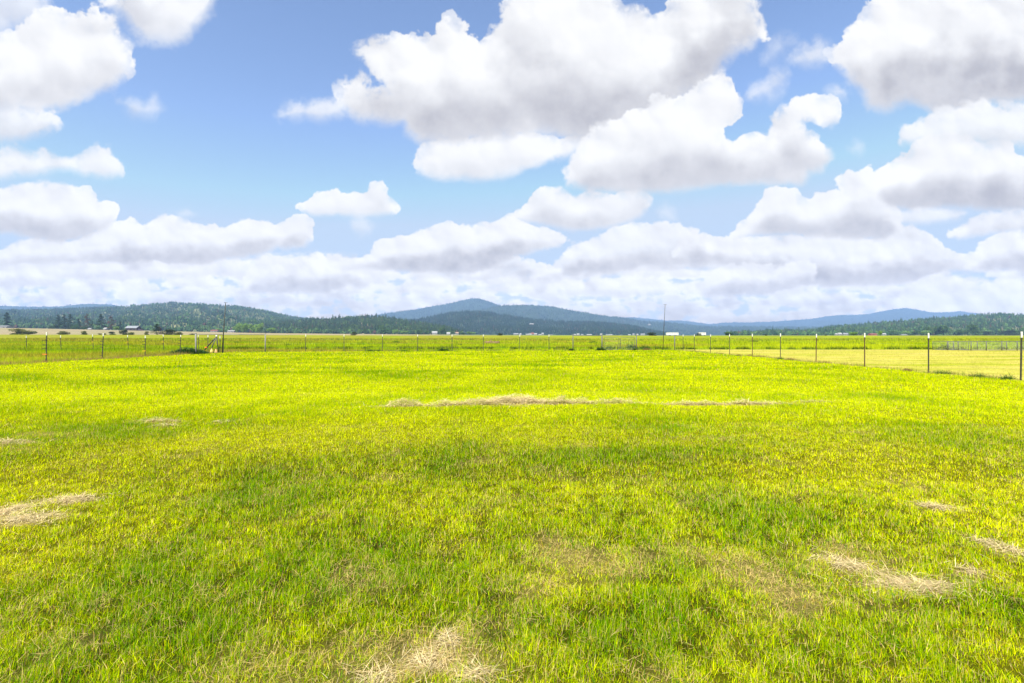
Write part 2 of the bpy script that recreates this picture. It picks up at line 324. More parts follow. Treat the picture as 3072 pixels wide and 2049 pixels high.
class MB:
    """collects boxes, tubes and free faces for ONE mesh"""
    def __init__(s):s.v=[];s.f=[]
    def add(s,v,f):
        n=len(s.v);s.v+=[tuple(p) for p in v];s.f+=[tuple(n+i for i in q) for q in f];return s
    def box(s,x0,x1,y0,y1,z0,z1):
        return s.add([(x0,y0,z0),(x1,y0,z0),(x1,y1,z0),(x0,y1,z0),(x0,y0,z1),(x1,y0,z1),(x1,y1,z1),(x0,y1,z1)],
            [(0,3,2,1),(4,5,6,7),(0,1,5,4),(1,2,6,5),(2,3,7,6),(3,0,4,7)])
    def tube(s,pts,r,n=8,r2=None,cap=True):
        pts=[Vector(p) for p in pts];m=len(pts);rs=[r+((r2 if r2 is not None else r)-r)*i/(m-1) for i in range(m)]
        V=[]
        for i,p in enumerate(pts):
            d=(pts[min(i+1,m-1)]-pts[max(i-1,0)]).normalized()
            a=d.orthogonal().normalized() if abs(d.z)<.9 else Vector((1,0,0));a=(a-d*a.dot(d)).normalized();b=d.cross(a)
            V+=[p+(a*math.cos(2*math.pi*k/n)+b*math.sin(2*math.pi*k/n))*rs[i] for k in range(n)]
        Q=[(i*n+k,i*n+(k+1)%n,(i+1)*n+(k+1)%n,(i+1)*n+k) for i in range(m-1) for k in range(n)]
        if cap:Q+=[tuple(range(n-1,-1,-1)),tuple((m-1)*n+k for k in range(n))]
        return s.add(V,Q)
    def build(s,name,mat,parent=None,smooth=False,loc=None):
        me=bpy.data.meshes.new(name);me.from_pydata(s.v,[],s.f);me.materials.append(mat)
        if smooth:
            for p in me.polygons:p.use_smooth=len(p.vertices)==4
        me.update();return link(name,me,parent,loc)
ORD=['first','second','third','fourth','fifth','sixth','seventh','eighth','ninth','tenth','eleventh','twelfth','thirteenth','fourteenth','fifteenth','sixteenth','seventeenth','eighteenth','nineteenth','twentieth','twenty first','twenty second']
# ------------------------------------------------------------------ the land
def interp(x,pts):
    return np.interp(x,[p[0] for p in pts],[p[1] for p in pts])
EDGE=[(-3000,1003.5),(0,1004),(900,1005.5),(1200,1006.8),(1800,1007.2),(6000,1007.3)]      # rim of the meadow, 450 m out
FAR=[(-3000,981),(0,984),(120,986),(300,990),(450,993),(600,996),(800,999.5),(1000,1001.5),(1200,1003),(1500,1005),(1900,1006.3),(6000,1006.5)]
def gh(X,Y):
    X=np.asarray(X,np.float32);Y=np.asarray(Y,np.float32)
    Yp=np.maximum(Y,1.)
    px=CXP+F*X/np.maximum(Yp,.3*np.abs(X)+1)
    r=np.hypot(X,Y)
    near=1-ss(35,48,r)
    z=near*(.035*fbm(X/1.7,Y/1.7,o=3,seed=101)+.07*fbm(X/6.,Y/6.,o=2,seed=105))*ss(1.,3.,r)
    z=z+(1-near)*ss(48,90,Y)*(.10*fbm(X/5,Y/5,o=2,seed=107)+.25*ss(60,200,Y)*fbm(X/40,Y/40,o=2,seed=108))
    # shallow ditch beyond the back fence
    yd=55.5+.9*fbm(X/14,X*0+3.3,o=2,seed=110)
    z=z-.35*np.exp(-((Y-yd)/.9)**2)
    zE=EYE+(HZ-interp(px,EDGE))/F*450
    zF=EYE+(HZ-interp(px,FAR))/F*1000
    sl=(HZ-interp(px,FAR))/F
    b1=ss(90,450,Y);b2=ss(440,1000,Y)
    z=z+zE*b1*(1-b2)+b2*np.where(Y<1000,zF,EYE+sl*np.minimum(Y,2600))
    return z
def gz(x,y):return float(gh(np.array([x]),np.array([y]))[0])
def at(px,d,dy=0.):
    """the ground point in the direction of photo column px, d metres forward"""
    X=(px-CXP)/F*d;return Vector((X,d,gz(X,d)+dy))
# the fences' lines on the ground
RX=16.4                                                    # right fence runs forward along this X
def backY(X):return 50.3-(16.4-X)*.149
LX=-25.4
STRAW=[ # (X,Y,rx,ry,weight,rot): where mown hay has been left lying
 (-2.2,10.3,.5,.18,1,0),(-1.35,10.15,.35,.15,.7,0),(.05,10.75,.62,.48,1.3,0),(1.05,10.55,.8,.2,1,0),(-.65,10.25,.7,.18,.9,0),(2.2,10.5,.5,.1,.8,0),(3.9,10.5,.8,.16,1,0),(5.0,10.55,.75,.15,1,0),(6.4,10.75,.5,.08,.6,0),
 (-3.98,4.48,.26,.13,.9,.1),(-3.92,4.04,.27,.15,.9,0),(-4.25,4.2,.2,.16,.8,0),
 (-.36,2.24,.12,.09,1.0,.1),(-.31,2.38,.06,.07,.9,.7),(-.58,2.12,.12,.05,.8,0),(-.17,2.14,.09,.05,.7,0),
 (2.3,2.84,.27,.09,1.1,-.05),(2.12,3.12,.26,.10,.9,-.9),(3.5,4.15,.15,.09,.8,-.3),(3.25,3.3,.10,.22,.8,.3),(2.75,3.0,.08,.08,.7,-.3),
 (-5.95,8.45,.35,.15,.7,0),(-5.6,8.1,.2,.1,.7,.4),(-6.75,6.7,.35,.15,.7,0),(-4.87,8.4,.2,.08,.6,0),(-6.9,7.3,.4,.15,.5,0)]
def strawfield(X,Y):
    s=np.zeros_like(X)
    n=fbm(X*3.1,Y*3.1,o=3,seed=131)*.9
    for x,y,rx,ry,w,a in STRAW:
        c,sn=math.cos(a),math.sin(a);u=((X-x)*c+(Y-y)*sn)/rx;v=(-(X-x)*sn+(Y-y)*c)/ry
        s=np.maximum(s,w*np.clip(1.25-(u*u+v*v)*.8+n,0,1))
    return np.clip(s,0,1)
GREEN=np.array([.185,.33,.0005]);YELG=np.array([.72,.77,.0005]);DKG=np.array([.035,.12,.001]);STR=np.array([.66,.50,.19]);ORG=np.array([.46,.33,.02])
TONE=[(1.5, 6.16, 1.73, 0.49, -0.5), (-0.74, 5.99, 0.6, 0.67, -0.3), (-2.26, 4.6, 1.01, 0.7, -0.35), (-1.12, 3.14, 0.52, 0.51, -0.35), (-2.22, 2.93, 0.43, 0.24, -0.2), (-1.52, 2.44, 0.41, 0.22, -0.3), (0.03, 3.38, 0.29, 0.48, -0.25), (0.6, 2.49, 0.43, 0.2, -0.35), (2.0, 2.58, 0.6, 0.31, -0.35), (2.65, 2.64, 0.16, 0.33, -0.5), (2.39, 4.41, 1.18, 0.45, -0.15), (-6.61, 7.42, 1.48, 1.03, -0.2), (-1.53, 9.75, 0.98, 0.88, -0.25), (3.0, 7.97, 2.66, 0.74, -0.15), (-7.85, 12.57, 5.03, 3.96, 0.3), (-3.03, 6.63, 1.33, 0.93, 0.35), (8.76, 15.21, 5.07, 6.06, 0.25), (4.48, 5.53, 1.29, 1.18, 0.3), (1.19, 4.91, 0.98, 0.56, 0.2)]
THIN=[(0.24, 3.14, 0.59, 0.41, 0.5), (-1.16, 2.74, 0.46, 0.24, 0.4), (1.49, 2.93, 0.59, 0.32, 0.45), (-2.21, 2.31, 0.31, 0.17, 0.4), (-0.59, 2.28, 0.5, 0.19, 0.6), (0.11, 2.58, 0.34, 0.18, 0.3), (2.12, 3.14, 0.25, 0.27, 0.3)]
def spots(X,Y,L):
    s=np.zeros_like(X);d=.35*fbm(X/.9,Y/.9,o=3,seed=119);e=.35*fbm(X/.9+40,Y/.9,o=3,seed=117)
    for x,y,rx,ry,w in L:s=s+w*np.exp(-(((X-x)/rx+d)**2+((Y-y)/ry+e)**2)*.9)
    return s
def lawn_mix(X,Y):
    """0 deep green .. 1 yellow, plus thin spots where thatch shows"""
    a=fbm(X/2.6,Y/3.4,o=4,seed=121)+1.1*ss(9,16,Y)*fbm(X/9,Y/2.6,o=3,seed=122);b=fbm(X/.55,Y/.7,o=3,seed=125);c=fbm(X/9,Y/7,o=2,seed=128)
    y=.61+.8*a+.5*b+.4*c+.04*ss(9,18,Y)+spots(X,Y,TONE)
    thin=ss(.10,.75,.8*fbm(X/.6+9,Y/.6,o=4,seed=141)+.8*spots(X,Y,THIN)+.03)
    return np.clip(y,0,1),thin
def inlawn(X,Y):return (X>LX+.35+.25*fbm(Y/2,X*0,o=2,seed=151))&(X<RX-.12+.3*fbm(Y/1.5,X*0+5,o=2,seed=152))&(Y<backY(X)-.1+.3*fbm(X/1.5,Y*0+8,o=2,seed=153))
def land_colour(X,Y):
    C=np.zeros(X.shape+(3,),np.float32)
    y,th=lawn_mix(X,Y);st=strawfield(X,Y)
    base=np.array([.022,.028,.003])*(1-y[...,None])+np.array([.10,.10,.004])*y[...,None];base=base*(1-ss(5,12,Y)[...,None]*.75)+np.array([.25,.31,.002])*.75*ss(5,12,Y)[...,None]
    base=base*(1-.6*th[...,None])+np.array([.20,.165,.05])*.6*th[...,None]
    base=base*(1-st[...,None])+STR*.42*st[...,None]
    # meadow beyond the fences: bands of green, seed heads and sorrel
    m1=fbm(X/30,Y/7,o=4,seed=161);m2=fbm(X/90,Y/26,o=3,seed=165);m3=fbm(X/4,Y/3,o=3,seed=168)
    k=np.clip(.5+1.1*m1+.5*m2+.4*m3,0,1)[...,None];dist=ss(65,200,Y)[...,None]
    mead=np.array([.125,.22,.003])*(1-k)+np.array([.34,.37,.008])*k
    sor=(ss(-.02,.35,fbm(X/40+5,Y/14,o=4,seed=171)+.25*ss(70,130,Y)-.2*ss(1,40,X))*.6)[...,None]
    mead=mead*(1-sor)+np.array([.24,.165,.03])*sor
    mead=mead*(1-.25*dist)+np.array([.14,.17,.035])*.25*dist
    # mown hay field right of the fence
    h=np.clip(.55+.9*fbm(X/14,Y/1.6,o=4,seed=181)+.35*fbm(X/2.5,Y/.9,o=3,seed=185),0,1)[...,None]
    hay=np.array([.25,.29,.012])*(1-h)+np.array([.46,.38,.10])*h
    hm=(ss(RX-.2,RX+.3,X)*(1-ss(51.5,53,Y+.5*fbm(X/5,Y*0,o=2,seed=188))))[...,None]
    gs=(ss(51.3,52.5,Y)*(1-ss(54,55,Y))*ss(-30,10,X))[...,None]
    out=mead*(1-hm)+hay*hm;out=out*(1-.6*gs)+np.array([.17,.26,.005])*.6*gs
    # dry stubble and pale tracks rising on the far left
    f1=fbm(X/120,Y/40,o=4,seed=191);px=CXP+F*X/np.maximum(Y,1)
    bei=ss(452,468,Y+14*f1);tan=np.array([.27,.225,.135])*(1+.25*f1[...,None]);gr=np.array([.15,.20,.06])
    q=(ss(.1,.3,fbm(X/160+3,Y/55,o=3,seed=195))*.55+.8*ss(1150,1500,px))[...,None];q=np.clip(q,0,1)
    far=tan*(1-q)+gr*q
    bei=bei[...,None];out=out*(1-bei)+far*bei
    L=inlawn(X,Y)[...,None]
    return np.where(L,base,out).astype(np.float32)
def axis(a):
    r=[0.]
    for lim,st in a:
        while r[-1]<lim:r.append(r[-1]+st)
    while r[-1]<30000:r.append(r[-1]*1.09)
    return np.array(r)
ax=axis(((8,.14),(27,.3),(60,.9),(120,2.5),(400,9)));gx=np.concatenate((-ax[:0:-1],ax))
ay=axis(((6,.10),(14,.16),(60,.32),(130,1.5),(480,6),(1200,25)));ayn=-np.array([30000,12000,4000,1200,400,120,40,12,4,1.,.4]);gy=np.concatenate((ayn,ay))
GX,GY=np.meshgrid(gx,gy);GZ=gh(GX,np.maximum(GY,0.));GZ=np.where(GY<0,0,GZ)
nx,ny=len(gx),len(gy);ii=np.arange(nx*ny).reshape(ny,nx)
Q=np.stack((ii[:-1,:-1],ii[:-1,1:],ii[1:,1:],ii[1:,:-1]),-1).reshape(-1,4)
gmat=material('ground_cover',(1,1,1),rough=1,spec=.0,attr='col',noise=((7,.72,1.2,8),(.9,.85,1.12,5)),bump=(22,.6,.03))
ground=link('ground',npmesh('ground',np.stack((GX,GY,GZ),-1).reshape(-1,3),Q,4,gmat,land_colour(GX,GY).reshape(-1,3),True))
tag(ground,kind='structure')
# ------------------------------------------------------------------ grass blades
def blades(P,h,w,lean,col,rs,curl=.5,seg=2,az=None):
    """tapered bent blades: P (n,3) roots; h,w,lean (n,) ; returns V,F,C with triangles"""
    n=len(P);a=rs.rand(n)*2*np.pi if az is None else az;b=a+np.pi/2+rs.randn(n)*.5
    d=np.stack((np.cos(a),np.sin(a),0*a),-1);s=np.stack((np.cos(b),np.sin(b),0*b),-1)
    V=[];C=[]
    for k in range(seg):
        t=k/seg;ang=lean*(1+curl*t);p=P+d*(np.sin(ang)*h*t)[:,None]+np.array([0,0,1])*(np.cos(ang)*h*t)[:,None]
        ww=(w*(1-.35*t))[:,None]*.5;V+=[p-s*ww,p+s*ww];C+=[col,col]
    ang=lean*(1+curl);V.append(P+d*(np.sin(ang)*h)[:,None]+np.array([0,0,1])*(np.cos(ang)*h)[:,None]);C.append(col)
    m=2*seg+1;V=np.stack(V,1);C=np.stack(C,1);idx=np.arange(n)[:,None]*m;T=[]
    for k in range(seg-1):
        o=2*k;T+=[idx+np.array([[o,o+1,o+3]]),idx+np.array([[o,o+3,o+2]])]
    o=2*(seg-1);T.append(idx+np.array([[o,o+1,o+2]]))
    return V.reshape(-1,3),np.concatenate(T).reshape(-1,3),C.reshape(-1,3)
def merge(parts):
    V=[];T=[];C=[];n=0
    for v,t,c in parts:
        V.append(v);T.append(t+n);C.append(c);n+=len(v)
    return np.concatenate(V),np.concatenate(T),np.concatenate(C)
def scatter(rs,y0,y1,den,pw=1.0,xl=None,xr=None):
    """points in the strip y0..y1 as wide as the view there, den per square metre"""
    half=lambda y:1.10*y+4.8
    n=int(den*(half(y0)+half(y1))*(y1-y0));y=y0+(y1-y0)*rs.rand(int(n*1.3));keep=rs.rand(len(y))<half(y)/half(y1);y=y[keep];x=(rs.rand(len(y))*2-1)*half(y)
    k=(np.abs(x)<1.07*y+1.)|(rs.rand(len(x))<.3);x,y=x[k],y[k]      # thinner, broader blades beyond the edges of the view
    return x,y
rs=np.random.RandomState(77)
parts=[]
#        y0  y1   density height width seg
BANDS=[(.2,1.75,8000,.026,.0032,1),(1.75,2.5,34000,.022,.0018,2),(2.5,3.4,25000,.023,.0021,2),(3.4,5,15000,.025,.0027,2),(5,8,6400,.029,.0042,1),(8,13,2300,.036,.007,1),(13,21,760,.045,.012,1),(21,33,220,.055,.023,1),(33,51,80,.062,.038,1)]
for y0,y1,den,hh,ww,seg in BANDS:
    x,y=scatter(rs,y0,y1,den);k=inlawn(x,y);x,y=x[k],y[k];n=len(x)
    ym,th=lawn_mix(x,y);st=strawfield(x,y)
    cl=fbm(x/.16,y/.16,o=2,seed=201)                       # little tufts
    keep=rs.rand(n)<np.clip(.95-.30*th-.62*st+.6*cl,.05,1)*(lambda q:q+(1-q)*ss(-.42,-.02,cl+.25*rs.randn(n)))(.3 if y1<6 else .6 if y1<9 else .85);x,y,ym,th,st,cl=[q[keep] for q in (x,y,ym,th,st,cl)];n=len(x)
    t=np.clip(ym+.05+rs.randn(n)*(.27 if y1<9 else .17),0,1)[:,None]
    c=GREEN*(1-t)+YELG*t
    dk=(rs.rand(n)<.06+.18*(1-ym))[:,None];c=np.where(dk,DKG*2,c)
    r=rs.rand(n);ps=(.12+.42*th+.05*ym)*(1 if y1<9 else .35);c=np.where((r<ps)[:,None],STR*(.6+.4*rs.rand(n))[:,None],c)
    r=rs.rand(n);c=np.where((r<.05+.07*ym)[:,None],ORG,c)
    c=c*(.58+.85*rs.rand(n))[:,None]*1.08 if y1<9 else c*(.72+.42*rs.rand(n))[:,None]*(1.12 if y1<14 else 1.03)
    h=hh*(.4+.8*rs.rand(n)+.9*(rs.rand(n)<.06))*(1+.9*(1-ym)-.25*th)*(1+1.1*np.clip(cl,0,1))*(1-.35*st)
    lean=np.abs(rs.randn(n)*.5+.42)+.5*th*rs.rand(n)
    P=np.stack((x,y,gh(x,y)-.003),-1)
    parts.append(blades(P,h,ww*(.6+.7*rs.rand(n))*np.where(np.abs(x)<1.07*y+1.,1,2.2),np.clip(lean,0,1.25),c,rs,seg=seg))
# loose dry stalks lying through the turf
for y0,y1,den,ln,ww in ((1.8,3.6,1300,.07,.0019),(3.6,7,420,.08,.0027),(7,14,60,.11,.005)):
    x,y=scatter(rs,y0,y1,den);k=inlawn(x,y);_,th=lawn_mix(x,y);k&=rs.rand(len(x))<.12+.88*th;x,y=x[k],y[k];n=len(x)
    P=np.stack((x,y,gh(x,y)+.012+.03*rs.rand(n)),-1);c=STR*(.7+.5*rs.rand(n))[:,None]
    parts.append(blades(P,ln*(.4+.9*rs.rand(n)),np.full(n,ww),1.15+.35*rs.rand(n),c,rs,curl=.05,seg=2))
V,T,C=merge(parts)
blade_mat=material('grass_blade',(1,1,1),rough=.8,spec=0,attr='col',transl=.40)
lawn=link('lawn_grass',npmesh('lawn_grass',V,T,3,blade_mat,C));tag(lawn,'short mown yellow green grass covering the fenced lawn','grass',kind='stuff')
print('lawn tris',len(T))
# meadow grass outside the fences
parts=[]
for y0,y1,den,hh,ww in ((17,30,60,.28,.014),(30,48,40,.30,.02),(48,70,22,.34,.035),(70,110,8,.42,.08),(110,180,2.6,.5,.17)):
    x,y=scatter(rs,y0,y1,den);k=~inlawn(x,y);x,y=x[k],y[k]
    hayf=(x>RX)&(y<52)
    k=(~hayf)|(rs.rand(len(x))<.5);x,y,hayf=x[k],y[k],hayf[k];n=len(x)
    c=land_colour(x,y).astype(float)*(.9+.9*rs.rand(n))[:,None]
    tall=ss(-.1,.5,fbm(x/2.2,y/2.2,o=3,seed=211))
    h=hh*(.35+.5*rs.rand(n)+.8*tall)
    edge=np.exp(-((y-(55.2+.9*fbm(x/14,x*0+3.3,o=2,seed=110)))/1.3)**2);h=h*(1+.5*edge)
    dk=(rs.rand(n)<(.12*tall+.45*edge*ss(.0,.3,fbm(x/3,y*0+2,o=2,seed=215)+.2)))[:,None];c=np.where(dk,np.array([.06,.14,.012]),c)
    h=np.where(hayf,.05+.05*rs.rand(n),h)
    h=np.where((x<RX)&(y<backY(x)+2)&(x>LX),h*.5,h)
    # unmown strip along the fence feet
    P=np.stack((x,y,gh(x,y)-.005),-1)
    parts.append(blades(P,h,ww*(.6+.7*rs.rand(n)),np.clip(np.abs(rs.randn(n)*.3),0,1),c,rs,seg=1))
n=5200;s=rs.rand(n);x=RX+.05+rs.randn(n)*.13;y=14+s**1.4*36;k=fbm(y/1.4,x*0,o=3,seed=221)>-.12;x,y=x[k],y[k]
c=np.where(rs.rand(len(x))[:,None]<.45,np.array([.17,.24,.02]),np.array([.42,.31,.12]))*(.7+.6*rs.rand(len(x)))[:,None]
parts.append(blades(np.stack((x,y,gh(x,y)),-1),.07+.17*rs.rand(len(x))**2,np.full(len(x),.008)+.0002*y,np.abs(rs.randn(len(x))*.35),c,rs,seg=1))
n=9000;x=LX-.1+rs.randn(n)*.35;y=20+rs.rand(n)*26;c=np.where(rs.rand(n)[:,None]<.4,np.array([.20,.27,.02]),np.array([.40,.24,.10]))*(.7+.6*rs.rand(n))[:,None]
parts.append(blades(np.stack((x,y,gh(x,y)),-1),.10+.22*rs.rand(n)**2,np.full(n,.013),np.abs(rs.randn(n)*.35),c,rs,seg=1))
n=26000;x=-32+rs.rand(n)*100;y=53.4+.8*fbm(x/9,x*0,o=2,seed=226)+rs.randn(n)*.35;k=fbm(x/2.1,x*0+4,o=4,seed=227)+.3*fbm(x/12,x*0,o=2,seed=228)>-.02;x,y=x[k],y[k];n=len(x)
c=np.where(rs.rand(n)[:,None]<.8,np.array([.030,.070,.006]),np.array([.16,.12,.05]))*(.6+.7*rs.rand(n))[:,None]
parts.append(blades(np.stack((x,y,gh(x,y)),-1),.12+.34*rs.rand(n)**1.5,np.full(n,.035),np.abs(rs.randn(n)*.35),c,rs,seg=1))
n=9000;x=LX+rs.rand(n)*(RX-LX);y=backY(x)+.3+np.abs(rs.randn(n)*.5);k=fbm(x/1.3,x*0,o=3,seed=225)>-.05;x,y=x[k],y[k];n=len(x)
c=np.where(rs.rand(n)[:,None]<.7,np.array([.12,.21,.02]),np.array([.40,.30,.12]))*(.7+.6*rs.rand(n))[:,None]
parts.append(blades(np.stack((x,y,gh(x,y)),-1),.08+.2*rs.rand(n)**2,np.full(n,.02),np.abs(rs.randn(n)*.35),c,rs,seg=1))
V,T,C=merge(parts)
mead=link('meadow_grass',npmesh('meadow_grass',V,T,3,blade_mat,C));tag(mead,'taller mixed grass of the meadow outside the fences','grass',kind='stuff')
print('meadow tris',len(T))
# ------------------------------------------------------------------ hay left lying on the lawn
straw_mat=material('dry_hay',(1,1,1),rough=.7,spec=.15,attr='col',transl=.25)
def straw(name,label,cat,spots,dens,ln,ww,hump,group=None):
    x=[];y=[];z=[];cz=[]
    c0=np.array([sum(s[0] for s in spots)/len(spots),sum(s[1] for s in spots)/len(spots)])
    for sx,sy,rx,ry,a in spots:
        n=int(dens*rx*ry*4);u=rs.randn(n)*.5;v=rs.randn(n)*.5;k=(u*u+v*v)<1.3;u,v=u[k],v[k]
        X=sx+(u*rx*math.cos(a)-v*ry*math.sin(a));Y=sy+(u*rx*math.sin(a)+v*ry*math.cos(a))
        nn=fbm(X*4.3,Y*4.3,o=3,seed=231);k=nn+.35*rs.randn(len(X))+.45-.75*(u*u+v*v)>0;X,Y,u,v,nn=X[k],Y[k],u[k],v[k],nn[k];lump=.35+1.5*np.clip(nn+.2,0,1)
        x.append(X);y.append(Y);z.append(hump*lump*np.clip(1-(u*u+v*v)/1.3,0,1)*rs.rand(len(u))**.5)
        # stray stalks fading into the turf around
        m=len(X)//2;u=rs.randn(m)*.72;v=rs.randn(m)*.72;x.append(sx+(u*rx*math.cos(a)-v*ry*math.sin(a)));y.append(sy+(u*rx*math.sin(a)+v*ry*math.cos(a)));z.append(.02*rs.rand(m))
    x,y,z=map(np.concatenate,(x,y,z));n=len(x)
    P=np.stack((x-c0[0],y-c0[1],gh(x,y)+.008+z),-1)
    g=fbm(x*2.5,y*2.5,o=2,seed=235)*1.6;az=g*np.pi+rs.randn(n)*.75+rs.randint(0,2,n)*np.pi
    c=np.array([.82,.68,.37])*(.35+.85*rs.rand(n))[:,None];r=rs.rand(n)[:,None];c=np.where(r<.15,np.array([.46,.34,.15]),c);c=np.where(r>.93,np.array([.35,.38,.05]),c)
    v,t,c=blades(P,ln*(.35+.9*rs.rand(n)),np.full(n,ww),1.42+.16*rs.randn(n),c,rs,curl=.12,seg=2,az=az)
    zmin=gh(v[:,0]+c0[0],v[:,1]+c0[1])+.004;v[:,2]=np.maximum(v[:,2],zmin)
    o=link(name,npmesh(name,v,t,3,straw_mat,c),loc=(c0[0],c0[1],0));return tag(o,label,cat,group)
HG='piles of dry cut hay left on the lawn'
S5=lambda *idx:[(STRAW[i][0],STRAW[i][1],STRAW[i][2],STRAW[i][3],STRAW[i][5]) for i in idx]
straw('hay_windrow','long broken row of dry hay with one heap, mid lawn','hay',S5(0,1,2,3,4,5),2600,.17,.008,.14,HG)
straw('hay_windrow','thin straight row of dry hay to the right of the long broken row','hay',S5(6,7),1900,.16,.008,.07,HG)
straw('hay_scrap','faint last scrap of hay at the right end of the thin straight row','hay',S5(8),900,.15,.008,.04,HG)
straw('hay_patch','wide flat pale mat of dry hay at the left edge of the lawn','hay',S5(9,10,11),6500,.09,.0032,.02,HG)
straw('hay_heap','matted heap of pale hay nearest the viewer at the bottom of the photo','hay',S5(12,13,14,15),12000,.10,.0020,.03,HG)
straw('hay_patch','curved flattened hay patch on the right front of the lawn','hay',S5(16,17),7500,.10,.0025,.02,HG)
straw('hay_scrap','small pale hay scrap on the right, farthest back behind the curved patch','hay',S5(18),6500,.09,.0028,.02,HG)
straw('hay_patch','loose pale hay patch at the right edge of the lawn','hay',S5(19),4200,.10,.0028,.02,HG)
straw('hay_scrap','small hay scrap between the curved patch and the right edge patch','hay',S5(20),4000,.09,.0028,.015,HG)
straw('hay_scrap','small two part scrap of hay on the left half of the lawn','hay',S5(21,22),1300,.14,.006,.05,HG)
straw('hay_scrap','small hay scrap at the left edge, behind the wide flat mat','hay',S5(23),1300,.14,.006,.04,HG)
straw('hay_scrap','tiny hay scrap between the two part scrap and the long broken row','hay',S5(24),1300,.13,.006,.04,HG)
# ------------------------------------------------------------------ forested hills, each a real slope at its own distance
def cone_tree(rs,kind):
    """one low tree in unit height: V,T ; kind 0 conifer, 1 broad crown"""
    V=[];T=[];n=5
    if kind==0:
        tiers=3;r0=rs.uniform(.13,.19)
        for k in range(tiers):
            z0=.10+k*.27;z1=min(z0+.46,1.0) if k<tiers-1 else 1.;r=r0*(1-.30*k);b=len(V);ph=rs.rand()*6
            for i in range(n):
                a=ph+2*math.pi*i/n;q=r*rs.uniform(.65,1.25);V.append((q*math.cos(a),q*math.sin(a),z0+rs.uniform(-.04,.05)))
            V.append((rs.uniform(-.015,.015),0,z1))
            T+=[(b+i,b+(i+1)%n,b+n) for i in range(n)]
    else:
        rings=[(.05,.16),(.35,.36),(.68,.33),(.93,.14)];ph=rs.rand()*6
        for z,r in rings:
            for i in range(n):
                a=ph+2*math.pi*(i+z)/n;q=r*rs.uniform(.7,1.25);V.append((q*math.cos(a),q*math.sin(a),z+rs.uniform(-.07,.07)))
        for k in range(3):
            for i in range(n):
                a,b,c,d=k*n+i,k*n+(i+1)%n,(k+1)*n+i,(k+1)*n+(i+1)%n;T+=[(a,b,d),(a,d,c)]
        V.append((0,0,1));T+=[(3*n+i,3*n+(i+1)%n,len(V)-1) for i in range(n)]
    return np.array(V,np.float32),np.array(T,np.int32)
TPL=[[cone_tree(np.random.RandomState(300+i),0) for i in range(6)],[cone_tree(np.random.RandomState(330+i),1) for i in range(5)]]
forest_mat=material('forest_foliage',(1,1,1),rough=.9,spec=.05,attr='col',noise=(.35,.6,1.35,3))
slope_mat=material('forest_floor',(1,1,1),rough=1,spec=0,attr='col',noise=(.02,.7,1.3,5))
BR=lambda px:EYE   # rim helper
def forest(name,label,xs_,ys_,hs,kinds,cols,rs):
    parts=[]
    n=len(xs_);pick=rs.randint(0,6,n)
    for kind in (0,1):
        for ti,(v,t) in enumerate(TPL[kind]):
            k=np.where((kinds==kind)&(pick%len(TPL[kind])==ti))[0]
            if len(k)==0:continue
            a=rs.rand(len(k))*6.28;c,s=np.cos(a),np.sin(a);h=hs[k]
            wd=h*rs.uniform(.85,1.3,len(k))
            x=v[None,:,0]*c[:,None]-v[None,:,1]*s[:,None];y=v[None,:,0]*s[:,None]+v[None,:,1]*c[:,None]
            P=np.stack((xs_[k,0:1]+x*wd[:,None],xs_[k,1:2]+y*wd[:,None],ys_[k,None]-.5+v[None,:,2]*h[:,None]),-1)
            T=(np.arange(len(k))[:,None,None]*len(v)+t[None]).reshape(-1,3)
            C=np.repeat(cols[k][:,None,:],len(v),1)
            parts.append((P.reshape(-1,3),T,C.reshape(-1,3)))
    V,T,C=merge(parts);o=link(name,npmesh(name,V,T,3,forest_mat,C));tag(o,label,'forest',kind='stuff');return len(T)
def base_z(px,d):
    return EYE+(HZ-interp(px,FAR))/F*np.minimum(d,2600)
